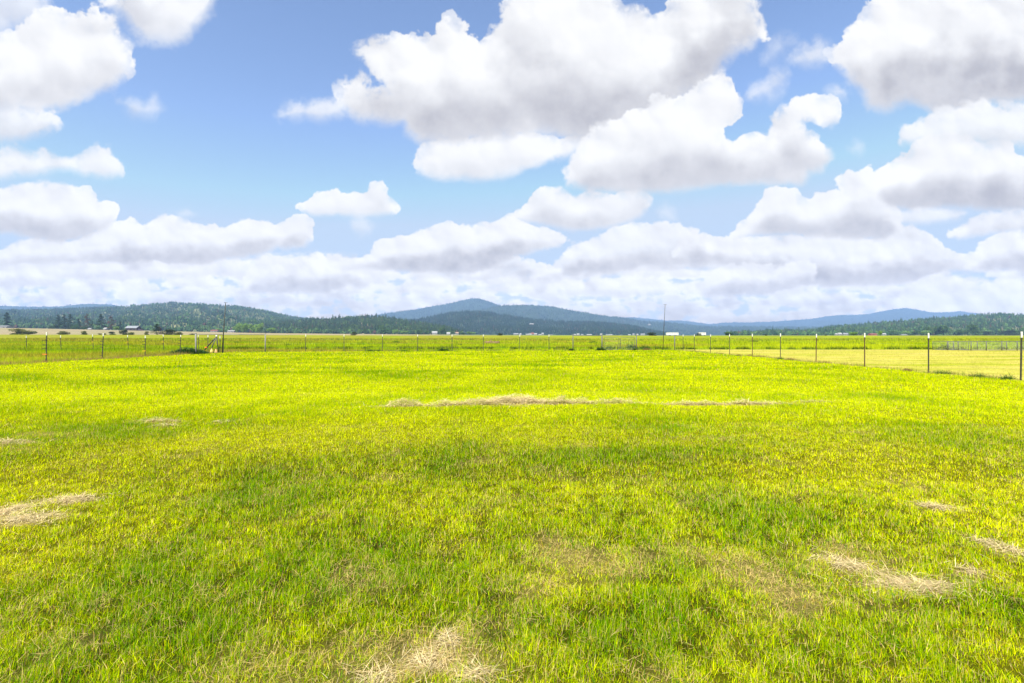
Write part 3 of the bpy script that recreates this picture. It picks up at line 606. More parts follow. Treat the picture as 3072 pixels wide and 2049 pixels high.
def hill(name,label,prof,Db,D,ntree,th,seed,broad=.15,cc=((.026,.055,.020),(.060,.095,.030)),gc=(.035,.055,.028),patch=0.,x0=None,x1=None,skirt=0,clear=()):
    rs=np.random.RandomState(seed)
    x0=prof[0][0] if x0 is None else x0;x1=prof[-1][0] if x1 is None else x1
    px=np.arange(x0,x1+1,8.);tt=np.concatenate((np.linspace(0,1,26),np.array([1.08,1.25,1.6,2.2])))
    def surf(p,t):
        t=np.asarray(t,float);p=np.asarray(p,float)
        d=Db+(D-Db)*t;dc=np.minimum(d,D*3)
        zb=base_z(p,Db)-1.5
        ytop=interp(p,prof);sky=EYE+(HZ-ytop)/F*D-th*.75+th*.35*fbm(p/14,p*0+seed,o=3,seed=seed+9)
        rise=np.where(t<=1,t**1.15,1-(t-1)*.55)
        lump=.22*fbm(p/70*1.,t*3+seed,o=4,seed=seed)*np.clip(np.sin(np.pi*np.clip(t,0,1)),0,1)
        z=zb+(sky-zb)*np.clip(rise+lump,-.3,1.2)
        X=(p-CXP)/F*d;return X,d,z
    PX,TT=np.meshgrid(px,tt);X,Y,Z=surf(PX,TT);ny_,nx_=PX.shape;ii=np.arange(nx_*ny_).reshape(ny_,nx_)
    Q=np.stack((ii[:-1,:-1],ii[:-1,1:],ii[1:,1:],ii[1:,:-1]),-1).reshape(-1,4)
    pn=fbm(PX/38,TT*5,o=4,seed=seed+3);op=ss(.12,.4,pn)[...,None]*patch
    C=np.array(gc)*(1-op)+np.array([.33,.29,.16])*op
    o=link('hill',npmesh('hill',np.stack((X,Y,Z),-1).reshape(-1,3),Q,4,slope_mat,C.reshape(-1,3),True));tag(o,kind='structure')
    p=x0+(x1-x0)*rs.rand(ntree*2);t=rs.rand(ntree*2)**.85*1.03
    op=ss(.12,.4,fbm(p/38,t*5,o=4,seed=seed+3))*patch
    k=rs.rand(len(p))>op*.85
    for (ca,cb,t0,t1) in clear:k&=~((p>ca)&(p<cb)&(t>t0)&(t<t1))
    p,t=p[k][:ntree],t[k][:ntree];X,Y,Z=surf(p,t);n=len(p)
    den=fbm(p/25,t*8,o=3,seed=seed+5)
    kinds=(rs.rand(n)<broad+.35*ss(.1,.4,den)*(broad>.05)).astype(int)
    kinds=np.where((t<.08)&(rs.rand(n)<broad*3),1,kinds)
    hs=th*(.5+.65*rs.rand(n)+.3*(rs.rand(n)<.08));hs=np.where(kinds==1,hs*.68,hs)
    q=np.clip(.42+.9*fbm(p/50,t*4,o=3,seed=seed+7)+.27*rs.randn(n)+.15*kinds,0,1.3)[:,None]
    c=np.array(cc[0])*(1-q)+np.array(cc[1])*q
    c=np.where((kinds==1)[:,None]&(rs.rand(n)<.5)[:,None],c*np.array([1.25,1.4,1.1]),c)
    c=np.where((rs.rand(n)<.035)[:,None],np.array([.07,.045,.03]),c)
    return forest(name,label,np.stack((X,Y),-1),Z,hs,kinds,c,rs)
nt_=0
nt_+=hill('mountain_forest','thin forest on the hazy ridge at far left',[(-700,915),(0,914),(35,915),(110,917),(180,916),(215,912),(265,908),(330,910),(358,915),(420,925),(560,945),(640,960)],5200,8200,5000,26,501,cc=((.012,.03,.014),(.04,.065,.026)))
nt_+=hill('mountain_forest','forest on the far blue range at right with the rounded summit',[(1560,960),(1700,955),(1860,950),(1900,949),(1950,954),(2000,959),(2030,958),(2090,964),(2130,970),(2160,966),(2200,964),(2240,965),(2300,963),(2350,960),(2390,957),(2440,953),(2480,946),(2520,942),(2560,942),(2600,940),(2640,932),(2680,925),(2715,921),(2740,924),(2770,930),(2800,935),(2850,933),(2880,931),(2920,936),(2970,942),(3100,950),(3500,955)],8000,12500,10000,34,521,broad=.05,cc=((.008,.024,.014),(.04,.065,.03)))
nt_+=hill('mountain_forest','forest on the tallest peak, left of centre',[(1000,958),(1060,950),(1100,945),(1125,943),(1150,938),(1200,931),(1250,925),(1300,915),(1350,907),(1390,897),(1415,892),(1437,892),(1460,899),(1485,908),(1520,920),(1580,935),(1700,950)],5600,8800,8500,29,541,broad=.06,cc=((.008,.024,.012),(.04,.065,.024)))
nt_+=hill('mountain_forest','forest on the long ridge sloping down right of the peak',[(1330,945),(1400,935),(1450,925),(1480,916),(1500,914),(1550,911),(1620,913),(1660,916),(1700,925),(1740,932),(1800,942),(1850,948),(1900,955),(1950,962),(2000,963),(2060,971),(2120,976),(2240,977),(2400,978),(2520,980),(2640,985),(2800,995)],4700,6800,15000,26,561,broad=.08,cc=((.012,.032,.014),(.045,.075,.026)))
nt_+=hill('hill_forest','forest on the long low hill at left behind the stubble',[(-900,930),(0,926),(150,925),(230,921),(360,917),(400,913),(450,910),(520,903),(560,906),(620,909),(660,913),(720,915),(780,925),(800,930),(850,940),(900,950),(960,955),(1040,965),(1120,975)],1500,3900,26000,19,581,broad=.28,cc=((.018,.044,.017),(.058,.098,.032)),gc=(.10,.115,.05),patch=.35)
nt_+=hill('hill_forest','dark forest on the nearer round hill in front of the peak',[(1020,975),(1120,966),(1180,960),(1250,955),(1300,945),(1340,936),(1390,930),(1430,929),(1470,932),(1500,940),(1540,945),(1600,954),(1700,962),(1770,961),(1840,967),(1900,974),(1940,984),(1980,992),(2010,999)],2600,3900,16000,20,601,broad=.07,cc=((.010,.026,.012),(.026,.048,.020)))
nt_+=hill('hill_forest','sparse rocky pine forest on the near ridge left of centre',[(700,975),(760,968),(820,962),(880,958),(920,954),(1000,950),(1050,946),(1100,943),(1140,944),(1180,951),(1220,957),(1260,964),(1310,970),(1340,976),(1365,988),(1390,1000)],1500,2300,6500,19,621,broad=.2,cc=((.015,.036,.013),(.045,.072,.022)),gc=(.12,.11,.06),patch=.7)
nt_+=hill('hill_forest','mixed forest on the near wooded rise at far right',[(2180,1001),(2260,996),(2300,989),(2380,987),(2450,985),(2480,977),(2560,971),(2640,964),(2700,958),(2760,953),(2800,951),(2860,947),(2920,941),(3000,937),(3072,939),(3400,930),(3900,935)],1400,2600,11000,19,641,broad=.35,cc=((.016,.042,.015),(.054,.092,.028)),gc=(.10,.10,.05),patch=.45)
print('forest tris',nt_)
# ------------------------------------------------------------------ fences
steel_dk=material('dark_green_steel',(.035,.035,.028),rough=.6,noise=((9,.6,1.6,4),(60,.8,1.2,2)),spec=.4)
steel_rust=material('rusty_brown_steel',(.075,.035,.022),rough=.8,noise=((12,.5,1.6,4),(60,.8,1.2,2)))
white_pl=material('white_paint',(.62,.62,.60),rough=.6,noise=(25,.86,1.04,4))
black_pl=material('black_plastic',(.015,.015,.015),rough=.4)
yellow_pl=material('yellow_plastic',(.75,.42,.02),rough=.5)
orange_pl=material('orange_plastic',(.75,.16,.03),rough=.5)
galv=material('galvanised_steel',(.10,.105,.10),rough=.6,metal=.1,noise=(14,.75,1.1,4),spec=.5)
galv_lt=material('weathered_white_pipe',(.20,.20,.185),rough=.7,noise=(8,.75,1.1,4))
wire_mat=material('fence_wire_steel',(.30,.30,.29),rough=.5,metal=.5)
wood_gr=material('grey_weathered_wood',(.19,.155,.12),rough=.95,noise=((4,.55,1.3,5),(40,.8,1.2,3)),bump=(30,.5,.01))
PH=1.57
def tpost_mesh(h,cap):
    """studded T section with anchor bumps, and its painted / capped tip"""
    m=MB();hb=h-cap
    m.box(-.019,.019,-.003,.003,-.3,hb);m.box(-.003,.003,.003,.032,-.3,hb)
    z=.08
    while z<hb-.03:m.box(-.008,.008,-.0095,-.003,z,z+.022);z+=.054
    c=MB();t=.0026
    c.box(-.019-t,.019+t,-.003-t,.003+t,hb,h);c.box(-.003-t,.003+t,.003+t,.032+t,hb,h-.001)
    c.box(-.010,.010,-.0125,-.0056,hb+.02,h-.02)
    return m,c
me_cache={}
def tpost(loc,label,group,tilt=(0,0),rust=False,cap=.185,ins=None,h=PH,wide=1.15):
    key=(cap,h,rust)
    o=empty('fence_post',loc,0,label,'fence post',group);o.rotation_euler=(tilt[0],tilt[1],0)
    if key not in me_cache:
        m,c=tpost_mesh(h,cap);a=m.build('post',steel_rust if rust else steel_dk,o);b=c.build('cap',white_pl,o);a.scale=b.scale=(wide,wide,1);me_cache[key]=(a.data,b.data)
    else:
        for n,d in zip(('post','cap'),me_cache[key]):
            q=link(n,d,o);q.scale=(wide,wide,1)
    if ins:
        for z,ln,mt in ins:
            k=('ins',ln,mt.name)
            if k not in me_cache:
                m=MB();m.tube([(.02,-.012,0),(-ln+.02,-.012,0)],.013,6);m.tube([(-ln-.005,-.012,0),(-ln+.02,-.012,0)],.020,8);m.box(-.027,.027,-.016,.014,-.022,.022)
                me_cache[k]=m.build('insulator',mt,o).data;q=[c for c in o.children if c.name.startswith('insulator')][-1]
            else:q=link('insulator',me_cache[k],o)
            q.location=(0,0,z)
    return o
def strand(name,pts,label,cat,group=None,r=.0016,mat=None):
    m=MB();P=[]
    for a,b in zip(pts[:-1],pts[1:]):
        a=Vector(a);b=Vector(b)
        for k in range(4):
            t=k/4;p=a.lerp(b,t);p.z-=.012*4*t*(1-t);P.append(p)
    P.append(Vector(pts[-1]));o=P[0].copy();m.tube([p-o for p in P],r,4)
    return tag(m.build(name,mat or wire_mat,None,loc=o),label,cat,group)
rr=random.Random(9)
# right fence
RG='steel posts of the right hand fence'
ypx=[3063,2786,2594,2448,2341,2257,2188,2131,2083,2049]
RPOS=[]
for i,p in enumerate(ypx):
    Y=F*RX/(p-CXP);z=gz(RX,Y);RPOS.append((RX,Y,z))
    lab='white tipped steel post at the right edge of the photo, the nearest and tallest' if i==0 else 'white tipped dark steel post, %s from the right in the right hand fence'%ORD[i]
    if i==9:lab='white tipped steel post beside the grey corner pipe of the right hand fence'
    tpost((RX,Y,z),lab,RG,(rr.uniform(-.008,.008),.018 if i==0 else rr.uniform(-.002,.02)),rust=i in(2,3,5),cap=.195)
RPOS=[(RX,12.6,gz(RX,12.6))]+RPOS
# back fence
def bpt(px):
    # ray of the column px meets the back fence line
    k=(px-CXP)/F;Y=(50.3-.149*16.4)/(1-.149*k);X=k*Y;return X,Y,gz(X,Y)
BG='steel posts of the back fence'
bx=[917,1032,1147,1253,1356,1450,1557,1647]
BPOS=[]
for i,p in enumerate(bx):
    X,Y,z=bpt(p);BPOS.append((X,Y,z))
    lab='slim white tipped steel post, %s from the left in the back fence'%ORD[i]
    if i==6:lab='leaning white tipped post in the back fence, next to last before the pipe frame'
    if i==7:lab='white tipped steel post of the back fence, just left of the pipe frame'
    tpost((X,Y,z),lab,BG,(0,.055 if i==6 else rr.uniform(-.004,.008)),cap=.20,wide=1.25)
# pipe posts and rails
def pipe(loc,h,r,label,group,mat=galv,cap=True,tilt=0):
    o=empty('pipe_post',loc,0,label,'fence post',group);o.rotation_euler=(0,tilt,0)
    m=MB();m.tube([(0,0,-.3),(0,0,h)],r,12);m.build('post',mat,o,smooth=True)
    if cap:
        c=MB();c.tube([(0,0,h),(0,0,h+.03),(0,0,h+.055)],r*1.12,12,r*.35);c.build('cap',galv_lt,o,smooth=True)
    return o
def rail(a,b,r,label,group=None,mat=galv):
    a=Vector(a);b=Vector(b);m=MB();m.tube([(0,0,0),b-a],r,10);return tag(m.build('rail',mat,None,smooth=True,loc=a),label,'rail',group)
PG='pipe posts of the fence corners and gateway'
xa,ya,za=bpt(1719);xb,yb,zb=bpt(1806);xc,yc,zc=bpt(1909);xd,yd_,zd=bpt(2024)
pipe((xa,ya,za),1.58,.038,'grey pipe post at the left end of the frame beside the double gate',PG)
pipe((xb,yb,zb),1.56,.055,'thick grey pipe post on which the left leaf of the double gate hangs',PG)
pipe((xc,yc,zc),1.58,.045,'grey pipe post on which the right leaf of the double gate hangs',PG)
pipe((xd,yd_,zd),1.52,.045,'grey pipe post at the far right corner of the lawn',PG)
rail((xa+.04,ya,za+1.45),(xb-.057,yb,zb+1.45),.022,'thin pale rail joining two pipe posts left of the double gate')
def mesh_panel(w,h,sp,r=.0014):
    """diamond wire mesh filling w x h"""
    m=MB()
    def seg(x0,z0,x1,z1):m.tube([(x0,0,z0),(x1,0,z1)],r,3,cap=False)
    c=-h
    while c<w:
        x0=max(0,c);x1=min(w,c+h)
        if x1-x0>.02:seg(x0,x0-c,x1,x1-c);seg(x0,h-(x0-c),x1,h-(x1-c))
        c+=sp
    return m
def gate(xl,yl,zl,xr,yr,label):
    w=math.hypot(xr-xl,yr-yl);o=empty('gate',(xl,yl,zl),math.atan2(yr-yl,xr-xl),label,'gate','leaves of the double gate')
    h0,h1,r=.07,1.30,.021;q=.10
    P=[(0,0,h0+q),(0,0,h1-q),(q*.3,0,h1-q*.3),(q,0,h1),(w-q,0,h1),(w-q*.3,0,h1-q*.3),(w,0,h1-q),(w,0,h0+q),(w-q*.3,0,h0+q*.3),(w-q,0,h0),(q,0,h0),(q*.3,0,h0+q*.3),(0,0,h0+q)]
    m=MB();m.tube(P,r,8,cap=False);m.build('frame',galv,o,smooth=True)
    mm=mesh_panel(w-.05,h1-h0-.04,.085).build('mesh',wire_mat,o);mm.location=(.025,0,h0+.02)
    for z in (.3,1.05):
        k=MB();k.tube([(-.05,0,z-.03),(-.05,0,z+.03)],.02,8);k.box(-.05,.0,-.012,.012,z-.015,z+.015);k.build('hinge',galv,o)
    return o
g1=bpt(1812);g2=bpt(1857);g3=bpt(1861.5);g4=bpt(1904)
gate(*g1,g2[0],g2[1],'left leaf of the grey pipe and wire mesh double gate in the back fence')
g=gate(*g3,g4[0],g4[1],'right leaf of the grey pipe and wire mesh double gate in the back fence')
lt=MB();lt.tube([(-.03,-.03,.55),(-.03,-.03,1.0)],.02,8);lt.box(-.05,.02,-.05,.03,.86,.92);lt.build('latch',galv,g)
# left corner: three pale pipe posts with a top rail
xe,ye,ze=bpt(796);xf,yf=-25.05,41.8;zf=gz(xf,yf);F588=(588-CXP)/F;yg=39.2;xg=F588*yg;zg=gz(xg,yg);xf=(669.5-CXP)/F*yf
pipe((xe,ye,ze),1.62,.05,'pale pipe post at the left end of the row of posts along the back fence',PG,galv_lt)
pipe((xf,yf,zf),1.66,.042,'pale pipe post standing right against the tall thin dark pole',PG,galv_lt)
pipe((xg,yg,zg),1.62,.06,'thick pale pipe post beside the dark green clump at the left',PG,galv_lt,tilt=-.012)
rail((xg+.05,yg,zg+1.53),(xf-.03,yf,zf+1.53),.024,'pale top rail from the thick pipe post to the tall dark pole','top rails at the left corner',galv_lt)
rail((xf+.04,yf,zf+1.53),(xe-.04,ye,ze+1.53),.022,'pale top rail from the tall dark pole to the back fence','top rails at the left corner',galv_lt)
# left fence posts with stand-off insulators
LG='insulated steel posts of the left fence, near row'
def px3(px,Y):
    X=(px-CXP)/F*Y;return (X,Y,gz(X,Y))
I3=[(1.18,.19,black_pl),(.93,.19,black_pl),(.75,.19,black_pl)]
LA=[(138,27.2,1.62,[*I3,(.42,.19,orange_pl)],(0,.02),'capped post at far left with three black insulators and a low orange one'),
    (306,31.3,1.60,[(1.1,.17,black_pl),(.9,.17,black_pl),(.72,.17,black_pl),(.22,.15,black_pl)],(0,.055),'slightly leaning capped post with four black insulators, second nearest of the left fence'),
    (435,34.4,1.45,[(1.05,.17,black_pl),(.84,.17,black_pl),(.66,.17,black_pl),(.40,.16,yellow_pl)],(0,.015),'capped post with three black insulators and a low yellow one, in the left fence'),
    (540,38.6,1.52,[(1.08,.16,black_pl),(.85,.16,black_pl),(.68,.16,black_pl)],(0,.04),'capped post with black insulators standing in the dark green clump'),
    (624,42.4,1.52,[(1.2,.16,black_pl)],(0,0),'capped steel post crossing the sloping dark brace'),
    (660,42.6,1.42,None,(0,0),'short capped steel post between the brace and the tall dark pole')]
APOS=[]
for p,Y,h,ins,tl,lab in LA:
    l=px3(p,Y);APOS.append(l);tpost(l,lab,LG,tl,cap=.17 if Y<40 else .2,ins=ins,h=h,wide=1.3)
LB=[(77,.93),(180,.95),(277,1.02),(382,.98),(488,1.02),(593,1.0)]
WPOS=[]
for i,(p,s) in enumerate(LB):
    Y=50.;l=px3(p+3,Y);WPOS.append(l)
    tpost(l,'small capped meadow post, %s from the left in the far row'%ORD[i],'insulated steel posts of the left fence, far row',(0,-.05 if i in(2,3) else -.03),cap=.22,
        ins=[(1.12,.14,black_pl),(.82,.12,yellow_pl if i in (2,3,4) else black_pl),(.62,.14,black_pl)],h=1.55*s,wide=1.3)
# braces at the left corner
def pole_obj(name,label,cat,a,b,r,mat,group=None,r2=None,caps=True):
    a=Vector(a);b=Vector(b);m=MB();m.tube([(0,0,0),b-a],r,9,r2);return tag(m.build(name,mat,None,smooth=True,loc=a),label,cat,group)
ax_,ay_,az_=px3(650,42.5)
bq=lambda px,py,Y:((px-CXP)/F*Y,Y,EYE+(HZ-py)/F*Y)
o=empty('brace_post',bq(657,1058,42.5),0,'leaning dark post with a white capped top where two sloping braces meet','fence post',PG)
v0=Vector(bq(657,1060,42.5));v1=Vector(bq(650,1013,42.5))
m=MB();m.tube([(0,0,-.1),v1-v0],.045,8);m.build('post',steel_dk,o,smooth=True)
m=MB();m.tube([v1-v0,v1-v0+Vector((-.02,0,.16))],.075,8,.06);m.build('cap',white_pl,o,smooth=True)
pole_obj('brace','dark sloping brace running down left from the white capped post','brace',bq(614,1049,42.8),bq(647,1013,42.8),.05,steel_dk,'sloping braces at the left corner')
pole_obj('brace','thin pale sloping brace between the dark brace and the leaning post','brace',bq(631,1052,42.2),bq(648,1014,42.2),.035,galv,'sloping braces at the left corner')
m=MB();m.box(-.08,.08,-.06,.06,-.04,.04);o=m.build('band',orange_pl,None,loc=bq(618,1042,42.72));tag(o,'small orange band tied round the lower dark brace','band')
def sack(px,Y,w,h,label,mat):
    m=MB();n=9;R=[(0,.5),(.12,.56),(.35,.48),(.6,.36),(.82,.2),(.93,.09),(1.,.13)]
    V=[];rg=random.Random(px)
    for z,r in R:
        for k in range(n):
            a=2*math.pi*k/n;q=r*w*rg.uniform(.86,1.14);V.append((q*math.cos(a),q*.7*math.sin(a),z*h))
    f=[(i*n+k,i*n+(k+1)%n,(i+1)*n+(k+1)%n,(i+1)*n+k) for i in range(len(R)-1) for k in range(n)]+[tuple(range(n-1,-1,-1)),tuple((len(R)-1)*n+k for k in range(n))]
    m.add(V,f);return tag(m.build('sack',mat,None,smooth=True,loc=px3(px,Y)),label,'sack','sacks on the ground at the left corner')
cream=material('pale_yellow_sacking',(.72,.55,.16),rough=.9,noise=(14,.8,1.1,3));orng=material('orange_cream_sacking',(.75,.42,.22),rough=.9,noise=(14,.8,1.1,3))
sack(635,41.9,.26,.38,'pale yellow sack on the ground, left of the other sack by the braces',cream)
sack(648,41.7,.20,.36,'orange and cream sack on the ground beside the leaning dark post',orng)
# two tall thin poles
def tall_pole(px,Y,ptop,pytop,r,label):
    b=Vector(px3(px,Y));t=Vector(bq(ptop,pytop,Y));o=empty('tall_pole',b,0,label,'pole','tall thin poles');d=t-b
    m=MB();m.tube([(0,0,-.3),d*.5,d],r,9,r*.55);m.build('shaft',steel_dk,o,smooth=True)
    m=MB();m.tube([d+Vector((-.13,0,-.04)),d+Vector((.13,0,-.04))],.012,6)
    for s in (-.12,.12):m.tube([d+Vector((s,0,-.04)),d+Vector((s,0,.02))],.014,6)
    m.build('crossbar',steel_dk,o)
    return o
tall_pole(666,41.6,677,907,.047,'tall thin dark pole leaning slightly at the left corner of the lawn')
tall_pole(1988,49.6,1995.5,913,.034,'tall thin dark pole near the right end of the back fence')
# wires
off=[(.98,),(.62,),(.25,)]
for i,(z,w) in enumerate(((1.50,'topmost'),(1.12,'second highest'),(.74,'second lowest'),(.36,'lowest'))):
    strand('fence_wire',[(x-.012,y,zz+z) for x,y,zz in RPOS]+[(xd,yd_,zd+z)],'%s wire strung along the posts of the right hand fence'%w,'wire','wires of the right hand fence')
    strand('fence_wire',[(xe,ye,ze+z)]+[(x,y-.012,zz+z) for x,y,zz in BPOS]+[(xa,ya,za+z)],'%s wire strung along the posts of the back fence'%w,'wire','wires of the back fence',r=.0022 if i else .004,mat=galv_lt if i==0 else None)
strand('fence_wire',[(xc,yc,zc+1.5),(xd,yd_,zd+1.5)],'short top wire from the double gate to the far right corner','wire',r=.004,mat=galv_lt)
for z,w in ((1.12,'upper'),(.86,'middle'),(.68,'lower')):
    strand('fence_wire',[(x-.17,y,zz+z) for x,y,zz in APOS[:5]],'%s wire held off the near row of left fence posts by insulators'%w,'wire','wires of the left fence')
# mesh pens in the hay field
def pen(x0,x1,Y0,Y1,n,label):
    zb_=gz(x0,Y0);o=empty('mesh_pen',(x0,Y0,zb_),0,label,'animal pen');h=.92;w=x1-x0;D=Y1-Y0
    def panel(ax,ay,bx_,by):
        L=math.hypot(bx_-ax,by-ay);q=empty_part=MB();r=.019
        m=MB();m.tube([(0,0,.03),(0,0,h)],r,7);m.tube([(L,0,.03),(L,0,h)],r,7);m.tube([(r,0,h-.02),(L-r,0,h-.02)],r*.9,6);m.tube([(r,0,.06),(L-r,0,.06)],r*.9,6)
        c=m.build('panel',galv,o,smooth=True);c.location=(ax,ay,0);c.rotation_euler=(0,0,math.atan2(by-ay,bx_-ax))
        k=mesh_panel(L-.04,h-.12,.11).build('mesh',wire_mat,c);k.location=(.02,0,.07)
    xs_=[w*i/n for i in range(n+1)]
    for a,b in zip(xs_[:-1],xs_[1:]):panel(a+.03,0,b-.03,0)
    for a,b in zip(xs_[:-1:2],xs_[2::2]):panel(a+.03,D,b-.03,D)
    panel(0,.03,0,D-.03);panel(w,.03,w,D-.03)
    return o
X_=lambda px,Y:(px-CXP)/F*Y
pen(X_(2842,48.5),X_(2907,48.5),48.5,50.2,2,'small pen of grey pipe and wire mesh panels, the left one in the hay field')
pen(X_(2913,47.5),X_(3190,47.5),47.5,50.,6,'long low run of grey mesh panels right of the small pen in the hay field')
# ------------------------------------------------------------------ logs and weeds
bark=material('brown_bark',(.17,.115,.06),rough=1,noise=((3,.5,1.5,5),(20,.7,1.3,3)),bump=(18,.8,.03))
def lumpy(pts,r,seed,n=12,rough=.18):
    rg=random.Random(seed);m=MB();pts=[Vector(p) for p in pts];V=[];M_=len(pts)
    for i,p in enumerate(pts):
        for k in range(n):
            a=2*math.pi*k/n;q=r*rg.uniform(1-rough,1+rough);V.append((p.x,p.y+q*math.cos(a),p.z+q*math.sin(a)))
    f=[(i*n+k,i*n+(k+1)%n,(i+1)*n+(k+1)%n,(i+1)*n+k) for i in range(M_-1) for k in range(n)]+[tuple(range(n-1,-1,-1)),tuple((M_-1)*n+k for k in range(n))]
    return m.add(V,f)
lo=at(1476,84);o=empty('fallen_log',(lo.x,lo.y,lo.z),.05,'old brown log with broken branches lying in the meadow behind the back fence','log')
lumpy([(-1.25+i*.28,0,.26+.02*math.sin(i)) for i in range(10)],.24,3).build('trunk',bark,o,smooth=True)
m=MB();m.tube([(-.5,0,.4),(-.3,-.05,.62),(.1,-.1,.70)],.07,7,.04);m.tube([(-.8,0,.4),(-.95,.05,.62)],.06,7,.03);m.tube([(.3,0,.4),(.5,0,.6)],.05,7,.03);m.build('branch',bark,o,smooth=True)
weed_mat=material('weed_leaves',(1,1,1),rough=.7,spec=.2,attr='col',transl=.25)
def clump(loc,w,h,n,cols,seed,label,cat='weed',name='weed_clump',group=None,lw=.03):
    rs_=np.random.RandomState(seed);x=rs_.randn(n)*w*.33;y=rs_.randn(n)*w*.33
    P=np.stack((x,y,np.full(n,-.02)),-1);hh=h*(.35+.65*rs_.rand(n))*np.exp(-(x*x+y*y)/(w*w*.5));az=np.arctan2(y,x)+rs_.randn(n)*.7
    c=np.array(cols[0])*(1-rs_.rand(n)[:,None])+np.array(cols[1])*rs_.rand(n)[:,None]
    v,t,c=blades(P,hh,np.full(n,lw)*(.5+rs_.rand(n)),.15+.5*rs_.rand(n),c,rs_,seg=2,az=az)
    # leafy bits along the stems
    k=rs_.randint(0,n,n*2);q=rs_.rand(n*2);bx0=P[k]+np.stack((np.cos(az[k])*.2,np.sin(az[k])*.2,np.ones(n*2)),-1)*(hh[k]*q)[:,None]
    c2=np.array(cols[0])*(.8+.6*rs_.rand(n*2))[:,None];v2,t2,c2=blades(bx0,np.full(n*2,h*.22)*(.5+rs_.rand(n*2)),np.full(n*2,lw*1.6),.5+.9*rs_.rand(n*2),c2,rs_,seg=1)
    v,t,c=merge([(v,t,c),(v2,t2,c2)])
    return tag(link(name,npmesh(name,v,t,3,weed_mat,c),loc=loc),label,cat,group)
DG=((.018,.060,.010),(.05,.12,.015));MG=((.04,.11,.012),(.12,.22,.02));BRN=((.20,.12,.05),(.30,.24,.06))
clump(at(566,40.2),1.9,.62,1500,DG,1,'wide dark green clump between the posts at the left corner','shrub','shrub',lw=.04)
clump(at(598,39.4),.9,.4,350,DG,2,'low dark green tuft at the foot of the thick pale pipe post')
clump(at(1714,bpt(1714)[1]-.4),.45,.36,260,DG,3,'dark tuft at the foot of the leftmost pipe post of the gateway')
clump(at(1801,bpt(1801)[1]-.5),.65,.5,420,DG,4,'dark bushy tuft at the foot of the thick gate post')
clump(at(1905,bpt(1905)[1]-.4),.35,.34,220,DG,5,'dark tuft at the foot of the gate post on the right')
clump(at(1893,53.4),.9,.8,420,MG,6,'leafy green weed seen through the right leaf of the gate')
clump(at(1935,52.5),1.1,.6,420,MG,7,'pale leafy weeds right of the double gate','weed','weed_clump',None)
clump(at(1940,49.6),.6,.35,200,BRN,8,'brown dry tuft right of the double gate')
clump(at(1826,52.5),.7,.5,260,MG,9,'green weeds seen through the left leaf of the gate')
for i,(p,w,h) in enumerate(((1109,.6,.30),(1135,.7,.30),(1212,.7,.25),(1325,.5,.42),(1338,.4,.36),(1637,.6,.14),(1753,.5,.14))):
    clump(at(p,bpt(p)[1]+.1),w,h,240,BRN if i>4 else MG if i!=3 else DG,20+i,['leafy weeds left of the third back fence post','taller leafy weeds touching the third back fence post','low weeds between the third and fourth back fence posts','dark green weed halfway between the fourth and fifth back fence posts','smaller dark weed beside the one between the fourth and fifth posts','low rusty brown tuft at the post left of the pipe frame','low rusty brown tuft under the rail of the pipe frame'][i])
for i,(Y,w,h,c) in enumerate(((45.2,.4,.22,DG),(36.2,.35,.22,BRN),(34.6,.5,.24,BRN),(33.1,.9,.26,BRN),(29.6,.5,.28,BRN),(30.6,.35,.2,MG),(26.4,.8,.26,BRN),(20.8,.3,.2,BRN),(19.1,.55,.26,MG),(17.6,.5,.22,MG),(16.6,.35,.24,MG))):
    clump((RX+.05,Y,gz(RX,Y)),w,h,200,c,50+i,'weedy tuft along the right hand fence, %s from the viewer'%ORD[10-i],lw=.012,group='weedy tufts along the right hand fence')
rg=random.Random(31)
for i in range(18):
    Y=rg.choice((62,72,85,95,110,130));p=40+i*172+rg.uniform(-60,60)
    l=at(p,Y);w=rg.uniform(.6,1.3)*Y/80
    clump(l,w,rg.uniform(.3,.6)*Y/80,190,DG if rg.random()<.5 else MG,80+i,'dark tuft of taller growth out in the open meadow, %s from the left'%ORD[i],'weed','weed_clump','scattered tufts in the open meadow',lw=.05*Y/80)
